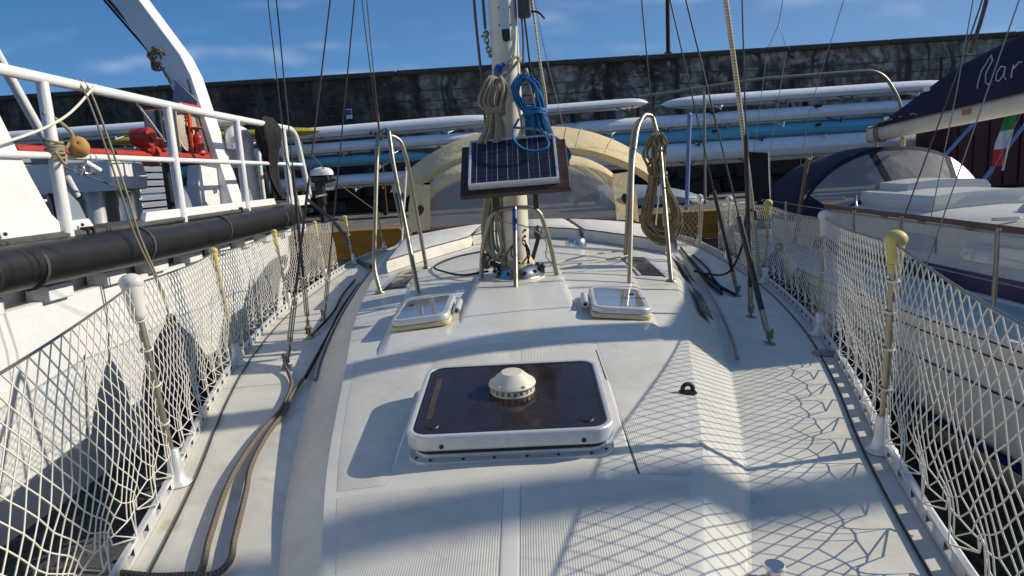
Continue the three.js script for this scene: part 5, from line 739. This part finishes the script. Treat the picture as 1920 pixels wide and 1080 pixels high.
  part(ft, 'float_body', lathe([[0.001, -0.07], [0.04, -0.066], [0.06, -0.045], [0.066, 0], [0.06, 0.045], [0.04, 0.066], [0.012, 0.072], [0.001, 0.06]], 20).rotateX(1.25).rotateY(0.5).translate(-2.92, 1.215, -4.60), mat.float); const cords = []; for (let i = 0; i < 6; i++) cords.push(rope(range(0, 7, 7).map(k => [-3.0 + 0.05 * Math.cos(k * 0.9) + 0.01, 1.14 + i * 0.022 + 0.012 * Math.sin(k + i), -4.46 + 0.055 * Math.sin(k * 0.9)]), 0.009, { n: 6, closed: true, seg: 18 })); cords.push(rope([[-2.95, 1.2, -4.5], [-2.92, 1.28, -4.56], [-2.96, 1.38, -4.5], [-3.0, 1.43, -4.42]], 0.012), rope([[-2.95, 1.16, -4.5], [-2.9, 1.1, -4.4], [-2.92, 1.18, -4.36]], 0.01)); part(ft, 'lashing_cord', cords, mat.ropeBeige);
  part(ft, 'shackles', [0, 1, 2].map(i => new THREE.TorusGeometry(0.03, 0.011, 6, 14).rotateY(i).translate(-2.95 + i * 0.01, 1.07, -4.62 - i * 0.06)), mat.steel); part(ft, 'toggle', rod([-2.93, 1.12, -4.66], [-2.9, 1.06, -4.76], 0.018), mat.shellWhite);
  const fender = (label, x, y, z, r, h) => { const t = thing('fender', label, 'fender', [x, y - h, z], 'navy fenders between the boats'); const g = lathe([[0.02, 0], [0.05, -0.02], [r * 0.5, -h * 0.14], [r * 0.85, -h * 0.32], [r, -h * 0.5], [r, -h * 0.8], [r * 0.8, -h * 0.94], [r * 0.3, -h]], 28); const p = g.attributes.position; for (let i = 0; i < p.count; i++) { const n = 1 + 0.06 * fbm(p.getX(i) * 6, p.getY(i) * 4, p.getZ(i) * 6, 2); p.setX(i, p.getX(i) * n); p.setZ(i, p.getZ(i) * n); } g.computeVertexNormals(); g.translate(x, y, z); part(t, 'fender_body', g, mat.fenderBlue); part(t, 'eye', [new THREE.TorusGeometry(0.03, 0.012, 6, 14).translate(x, y + 0.02, z), rod([x, y - 0.03, z], [x, y + 0.01, z], 0.03)], mat.black); return t; };
  fender('navy cloth covered fender hung by beige lanyards before the work boat', fx, -0.07, fz, 0.26, 1.0);
  fender('navy fender near the work boat stern beyond the left shrouds', -2.5, 0.15, -7.6, 0.27, 0.9);
  fender('round navy fender behind the far right stanchion', 2.18, 0.10, -5.85, 0.21, 0.6);
  fender('navy fender low between the hulls beside the yellow capped stanchion', 2.1, -0.32, -4.55, 0.16, 0.8);
  const ob = thing('outboard_motor', 'outboard motor with white cowl at the work boat stern', 'outboard motor', [-2.9, 0.4, -9.85]);
  part(ob, 'cowl', loft(range(0, 1, 8).map(k => { const e = Math.sqrt(Math.max(0.001, 1 - Math.pow(k, 3))); return range(0, 1, 16).map(q => { const a = q * 6.2832; return [-2.86 + Math.cos(a) * 0.17 * e, 0.99 + k * 0.12, -9.85 + Math.sin(a) * 0.13 * e]; }); })), mat.shipWhite);
  part(ob, 'engine', [box(-2.87, 0.94, -9.85, 0.26, 0.1, 0.2, 0.03), box(-2.9, 0.75, -9.85, 0.12, 0.36, 0.14, 0.02)], mat.black); part(ob, 'shaft', [box(-2.9, 0.45, -9.85, 0.07, 0.5, 0.12, 0.02), rod([-2.95, 0.86, -9.8], [-2.62, 0.92, -9.7], 0.02)], mat.black); part(ob, 'clamp', [rod([-2.95, 0.7, -9.75], [-2.78, 0.72, -9.72], 0.02), box(-2.72, 0.80, -9.7, 0.12, 0.05, 0.05, 0.01)], mat.steel);
}

// ---------------------------------------------------------------- neighbouring yacht on the right
{
  const N = thing('neighbour_yacht', 'white yacht with navy stripe and navy dodger moored on the right', 'yacht', [3.85, -1.15, -4.5]);
  const hw = table([[2.6, 0.1], [1, 0.75], [-0.8, 1.18], [-2.5, 1.42], [-4.2, 1.48], [-6.2, 1.44], [-8.2, 1.25], [-9.2, 1.05]]), cx = 3.87, nz = range(2.6, -9.2, 50), dy = -0.1;
  const side = s => loft(nz.map(z => { const w = hw(z); return [[cx + s * w * 0.35, -1.6, z], [cx + s * w * 0.82, -1.0, z], [cx + s * w * 0.97, -0.6, z], [cx + s * w, dy, z]]; }));
  part(N, 'hull', side(-1), mat.hullWhite); part(N, 'hull', [side(1), loft([[[cx - 1.05, dy, -9.2], [cx + 1.05, dy, -9.2]], [[cx - 0.5, -1.4, -9.0], [cx + 0.5, -1.4, -9.0]]])], mat.hullWhite);
  part(N, 'deck', loft(nz.map(z => range(-1, 1, 8).map(t => [cx + t * hw(z), dy + 0.002, z]))), mat.gel);
  part(N, 'rub_rail', loft([[0.0, 0.02], [0.03, 0.01], [0.03, -0.075], [0.0, -0.085]].map(([d, y]) => nz.map(z => [cx - hw(z) - d, dy + y, z]))), mat.cushion);
  for (const y of [-0.005, -0.083, -0.28]) part(N, 'hull_line', sweep(nz.map(z => V(cx - hw(z) * (y < -0.2 ? 0.99 : 1) - 0.03 * (y > -0.2 ? 1 : 0.1), dy + y, z)), 0.005, 5), mat.black);
  part(N, 'waterline_stripe', loft([-0.72, -0.78].map(y => nz.map(z => [cx - hw(z) * 0.94 - 0.012, y, z]))), mat.navyPaint);
  // cabin
  const cw = table([[-1.2, 0.35], [-2.2, 0.62], [-4.2, 0.86], [-6.4, 0.90], [-8, 0.85]]), cz = range(-1.2, -7.2, 24), cy = table([[-1.2, -0.05], [-1.6, 0.1], [-2.4, 0.22], [-4, 0.32], [-7.2, 0.34]]);
  const prof = z => { const w = cw(z), h = cy(z); return [[-w - 0.02, dy], [-w, dy + 0.02], [-w + 0.03, mix(dy, h, 0.5)], [-w + 0.06, h - 0.02], [-w + 0.09, h], [-w * 0.5, h + 0.05], [0, h + 0.07], [w * 0.5, h + 0.05], [w - 0.09, h], [w - 0.06, h - 0.02], [w - 0.03, mix(dy, h, 0.5)], [w, dy + 0.02], [w + 0.02, dy]].map(([x, y]) => [cx + x, y, z]); };
  part(N, 'cabin', loft(cz.map(prof), 0.7), mat.gel); part(N, 'cabin_end', loft([prof(-7.2), prof(-7.2).map(([x, , z]) => [x, dy, z])]), mat.gel);
  part(N, 'cabin_stripe', loft([-0.075, 0.05].map(y => range(-2.2, -7.1, 20).map(z => [cx - cw(z) + 0.03 * (y - dy) / 0.2 - 0.012, y, z]))), mat.navyPaint);
  for (const [za, zb] of [[-2.6, -3.5], [-3.85, -4.75], [-5.0, -5.7]]) { const w = part(N, 'cabin_window', loft([0.12, 0.24].map((y, k) => range(za - 0.03 * k, zb + 0.06 * k, 6).map(z => [cx - cw(z) + mix(0.03, 0.055, (y - 0.1) / 0.2) - 0.012, y, z]))), M([0.50, 0.50, 0.50], 0.12, { clearcoat: 1 })); }
  part(N, 'teak_handrail', sweep(range(-2.2, -7.0, 16).map(z => V(cx - cw(z) + 0.06, cy(z) + 0.025, z)), 0.021, 8), mat.teak);
  for (let z = -2.5; z > -7; z -= 0.55) part(N, 'handrail_foot', box(cx - cw(z) + 0.065, cy(z) + 0.004, z, 0.03, 0.03, 0.08, 0.006), mat.teak);
  const H = (x, y, z, w, h, d, b = 0.03) => { const g = new THREE.BoxGeometry(w, h, d, 6, 2, 6), p = g.attributes.position; for (let i = 0; i < p.count; i++) if (p.getY(i) > h / 2 - 0.001) { p.setX(i, p.getX(i) * 0.93); p.setZ(i, p.getZ(i) * 0.93); p.setY(i, p.getY(i) + 0.03 * (1 - Math.pow(2 * p.getX(i) / w, 2))); } g.computeVertexNormals(); const q = toCreasedNormals(g, 0.5); q.translate(x, y, z); return q; };
  part(N, 'sea_hood', H(cx - 0.05, 0.43, -6.25, 1.0, 0.12, 1.3), mat.gelSmooth); part(N, 'sliding_hatch', H(cx + 0.02, 0.52, -6.65, 0.75, 0.09, 0.6), mat.gelSmooth);
  part(N, 'deck_hatch', H(cx + 0.05, 0.405, -4.75, 0.62, 0.07, 0.62), mat.gelSmooth); part(N, 'hatch_handle', box(cx + 0.1, 0.46, -4.6, 0.08, 0.012, 0.02), mat.black);
  part(N, 'deck_cleat', box(cx - 0.62, 0.385, -4.65, 0.18, 0.02, 0.04, 0.008), mat.steel);
  for (const s of [-1, 1]) part(N, 'cockpit_coaming', box(cx + s * 0.8, 0.1, -8.1, 0.08, 0.4, 1.8, 0.02), mat.gel);
  // stanchions
  for (const z of [-2.6, -3.55, -4.45, -5.1, -6.6, -8.0]) { const x = cx - hw(z) + 0.06; const S = group(N, 'stanchion', [x, dy, z]); part(S, 'stanchion_tube', rod([x, dy, z], [x, dy + 0.56, z], 0.0125), mat.dullSteel); part(S, 'stanchion_base', rod([x, dy, z], [x, dy + 0.05, z], 0.03, 0.018, 12), mat.steel); }
  for (const h of [0.54, 0.28]) part(N, 'lifeline', sweep(range(-0.5, -8, 12).map(z => V(cx - hw(z) + 0.06, dy + h, z)), 0.004, 5), mat.wire);
  // mast, boom
  part(N, 'mast', loft([0.3, 3, 6, 10.5].map(y => range(0, 1, 20).map(t => { const a = t * 6.2832; return [cx + 0.03 + 0.085 * Math.cos(a), y, -3.52 + 0.10 * Math.sin(a)]; }))), mat.mastPaint);
  const be = V(cx - 0.02, 1.06, -7.68), bs = V(cx, 1.30, -3.4); const bd = bs.clone().sub(be).normalize();
  part(N, 'boom', loft([0, 1].map(k => { const p = be.clone().lerp(bs, k); return range(0, 1, 16).map(t => { const a = t * 6.2832; return [p.x + 0.062 * Math.cos(a), p.y + 0.085 * Math.sin(a), p.z]; }); })), mat.mastPaint);
  part(N, 'boom_end_cap', [box(be.x, be.y, be.z - 0.015, 0.13, 0.175, 0.05, 0.03), rod([be.x - 0.04, be.y - 0.09, be.z + 0.15], [be.x - 0.04, be.y - 0.16, be.z + 0.15], 0.02), rod([be.x, be.y - 0.08, be.z + 0.6], [be.x, be.y - 0.15, be.z + 0.6], 0.025)], mat.canvas);
  [0.16, 0.22].forEach(d => part(N, 'reefing_line', rope(range(0, 8, 8).map(k => [be.x + 0.075 * Math.cos(k * 0.7854), be.y + 0.02 + 0.105 * Math.sin(k * 0.7854), be.z + d]), 0.009, { n: 5 }), mat.ropeBeige));
  part(N, 'boom_label', box(be.x - 0.062, 1.16, -6.0, 0.004, 0.045, 0.11), M(mottled([0.70, 0.46, 0.36], 0.4, 8, { z: 3.1 }), 0.8));
  // wires
  const wire = (pts, r = 0.0045, m = mat.wire) => sweep(pts.map(A), r, 5);
  part(N, 'shroud', wire([[2.62, -0.08, -4.55], [3.8, 6, -3.5]])); N.children[N.children.length - 1].material = mat.wire;
  part(N, 'lower_shroud', wire([[3.12, 0.1, -5.35], [3.22, 1.3, -5.2], [3.42, 4.2, -4.9]]), mat.wire);
  part(N, 'topping_lift', rope([[3.05, 0.22, -5.6], [3.3, 1.5, -5.3], [3.42, 2.0, -5.25], [3.6, 3.2, -5.1]], 0.006, { n: 5 }), mat.ropeGrey);
  part(N, 'frayed_lift', rope([[3.36, 1.55, -5.3], [3.42, 1.8, -5.28], [3.5, 2.3, -5.25]], 0.016, { n: 6 }), mat.ropeGrey);
  part(N, 'backstay', wire([[3.85, 6, -8.6], [3.35, 2.8, -9], [3.3, 2.5, -9]]), mat.wire); part(N, 'backstay_bridle', [wire([[3.3, 2.5, -9], [3.16, 2.2, -9], [2.95, 0.6, -9], [2.9, -0.1, -9]]), wire([[3.3, 2.5, -9], [3.40, 2.2, -9], [3.15, 0.6, -9], [3.1, -0.1, -9]])], mat.wire);
  part(N, 'bridle_plate', box(3.28, 2.2, -9, 0.3, 0.05, 0.03, 0.01).rotateZ(0), mat.black);
  part(N, 'stern_stay', wire([[3.5, 0.0, -9.1], [3.71, 1.48, -9], [4.4, 5, -8]]), mat.wire);
  for (const [x, x2] of [[6.3, 7.4], [6.9, 7.5]]) part(N, 'far_stay', wire([[x, 0.2, -9.6], [x2, 6, -7.5]], 0.005), mat.wire);
  // sail cover
  const sc = thing('sail_cover', 'navy sail cover over the boom with pale stitched lettering', 'sail cover', [cx, 1.1, -5.5]);
  const topy = table([[-3.42, 2.12], [-4.2, 1.95], [-5.45, 1.70], [-6.29, 1.55], [-7.0, 1.33], [-7.5, 1.17], [-7.62, 1.12]]), boty = z => mix(be.y, bs.y, (z - be.z) / (bs.z - be.z)) + 0.055;
  const face = (z, t, s) => { const yb = boty(z), yt = Math.max(topy(z), yb + 0.03), h = yt - yb, bul = 0.085 * Math.sqrt(Math.max(0, 1 - Math.pow(t * 1.0, 2))) * (1 + 0.25 * fbm(z * 2.2, t * 2, s, 3)); return [cx + s * (bul + 0.008) + 0.0, yb + t * h, z]; };
  part(sc, 'cover', loft(range(-3.42, -7.62, 50).map(z => [...range(0, 1, 12).map(t => face(z, t, -1)), ...range(1, 0, 12).map(t => face(z, t, 1))])), mat.navy);
  const st = (pts) => sweep(pts.map(([z, y]) => { const yb = boty(z), t = (y - yb) / (topy(z) - yb); const p = face(z, clamp(t), -1); return V(p[0] - 0.006, p[1], p[2]); }), 0.0055, 5);
  const zl = -5.84, k = 0.30, Lz = u => zl + u * k, Ly = (u, v) => 1.345 + 0.012 * u + v * 0.17; const S2 = (a) => { const out = []; for (let i = 0; i < a.length - 1; i++) for (let q = 0; q < 6; q++) { const u = mix(a[i][0], a[i + 1][0], q / 6), v = mix(a[i][1], a[i + 1][1], q / 6); out.push([Lz(u), Ly(u, v)]); } const e = a[a.length - 1]; out.push([Lz(e[0]), Ly(e[0], e[1])]); return out; };
  part(sc, 'letter_k', st(S2([[0.0, -0.05], [-0.02, 0.1], [0.05, 0.75], [0.3, 1.38], [0.42, 1.1], [0.32, 0.8], [0.25, 0.5], [0.3, 0.15], [0.42, 0.02], [0.55, 0.1]])), M([0.45, 0.45, 0.46], 0.8));
  part(sc, 'letter_a', st(S2([[1.0, 0.62], [0.82, 0.7], [0.7, 0.45], [0.72, 0.12], [0.85, 0.05], [1.0, 0.3], [1.03, 0.62], [1.03, 0.2], [1.12, 0.05]])), M([0.45, 0.45, 0.46], 0.8));
  part(sc, 'letter_r', st(S2([[1.32, 0.05], [1.32, 0.62], [1.36, 0.45], [1.5, 0.66], [1.62, 0.62]])), M([0.45, 0.45, 0.46], 0.8)); part(sc, 'letter_o', st(S2([[1.9, 0.62], [1.76, 0.4], [1.8, 0.1], [1.96, 0.06], [2.06, 0.35], [1.98, 0.6], [1.9, 0.62]])), M([0.45, 0.45, 0.46], 0.8));
  for (const z of [-6.6, -7.3]) part(sc, 'cover_patch', box(cx - 0.075, topy(z) - 0.04, z, 0.012, 0.05, 0.09, 0.004), mat.shellWhite);
  part(sc, 'lacing', rope(range(0, 8, 8).map(q => [cx - 0.08 - 0.01 * (q % 2), boty(-7.5 + q * 0.1) + 0.02 + 0.03 * (q % 2), -7.5 + q * 0.1]), 0.009, { n: 5 }), mat.ropeBeige);
  // dodger
  const D = thing('dodger', 'navy dodger with clear windows and a white side panel on the right yacht', 'dodger', [cx, 0.3, -7.4]);
  const dx = 3.80, bowp = (z, w, h, y0, n = 40) => range(-1, 1, n).map(t => [dx + t * w, y0 + h * Math.pow(Math.max(0, 1 - Math.pow(Math.abs(t), 2.3)), 0.66), z]);
  const b0 = bowp(-7.15, 0.99, 0.72, 0.20), b1 = bowp(-8.2, 1.06, 0.70, 0.16), mid = b0.map((p, i) => { const q = lin(p, b1[i], 0.5).toArray(); q[1] += 0.035; return q; });
  part(D, 'dodger_top', loft([b0, mid, b1].map(r => r.slice(0, 30))), mat.navy); part(D, 'white_side', loft([b0, mid, b1].map(r => r.slice(29))), mat.shellWhite);
  const fb = range(-1, 1, 40).map(t => [dx + 0.03 + t * 0.80, 0.22 + (1 - t * t) * 0.26, -6.78]);
  const fp = (a, b, v0, v1, lift = 0) => loft(range(v0, v1, 6).map(v => range(a, b, 12).map(t => { const i = (t + 1) / 2 * 40, i0 = Math.min(39, Math.floor(i)), f = i - i0; const T = lin(b0[i0], b0[i0 + 1], f), Bq = lin(fb[i0], fb[i0 + 1], f); const p = Bq.lerp(T, v); return [p.x, p.y, p.z + lift]; })));
  part(D, 'front_window', fp(-0.88, -0.28, 0.10, 0.90), mat.clear); part(D, 'front_window', fp(-0.2, 0.50, 0.10, 0.90), mat.clear);
  part(D, 'white_front_panel', fp(0.58, 0.985, 0.0, 1.0), mat.shellWhite);
  part(D, 'upper_band', fp(-0.98, 0.58, 0.89, 1.0), mat.navy); part(D, 'lower_band', fp(-0.98, 0.58, 0.0, 0.11), mat.navy);
  for (const [a, b] of [[-0.28, -0.2], [0.5, 0.58], [-0.985, -0.88]]) part(D, 'seam_band', fp(a, b, 0.1, 0.9), mat.navy);
  part(D, 'grab_rail', pipe([[cx - 0.72, 0.32, -6.5], [cx - 0.72, 0.42, -6.55], [cx - 0.6, 0.46, -6.8]], 0.012, 0.05), mat.steel);
}
{ // a third yacht further right, outside the frame: its mast shades the foredeck
  const T = thing('far_yacht', 'white yacht berthed beyond the neighbour, its mast shading the foredeck', 'yacht', [10, -1.15, -4]), hw = table([[2.6, 0.1], [1, 0.75], [-0.8, 1.18], [-3, 1.5], [-6, 1.5], [-9, 1.1]]), tz = range(2.6, -9, 24);
  part(T, 'hull', loft(tz.map(z => { const w = hw(z); return [[-0.4, -1.5], [-0.85, -0.9], [-1, 0.1], [1, 0.1], [0.85, -0.9], [0.4, -1.5]].map(([k, y]) => [10 + k * w, y, z]); }), 0.5), mat.hullWhite);
  part(T, 'cabin', loft(range(-1.2, -7.2, 10).map(z => [[-0.8, 0.1], [-0.74, 0.42], [0, 0.5], [0.74, 0.42], [0.8, 0.1]].map(([k, y]) => [10 + k, z > -1.3 || z < -7.1 ? 0.1 : y, z])), 0.5), mat.gel);
  part(T, 'mast', rod([10, 0.4, -3.57], [10, 12, -3.57], 0.11, 0.10, 18), mat.mastPaint);
}
renderer.render(scene, camera);
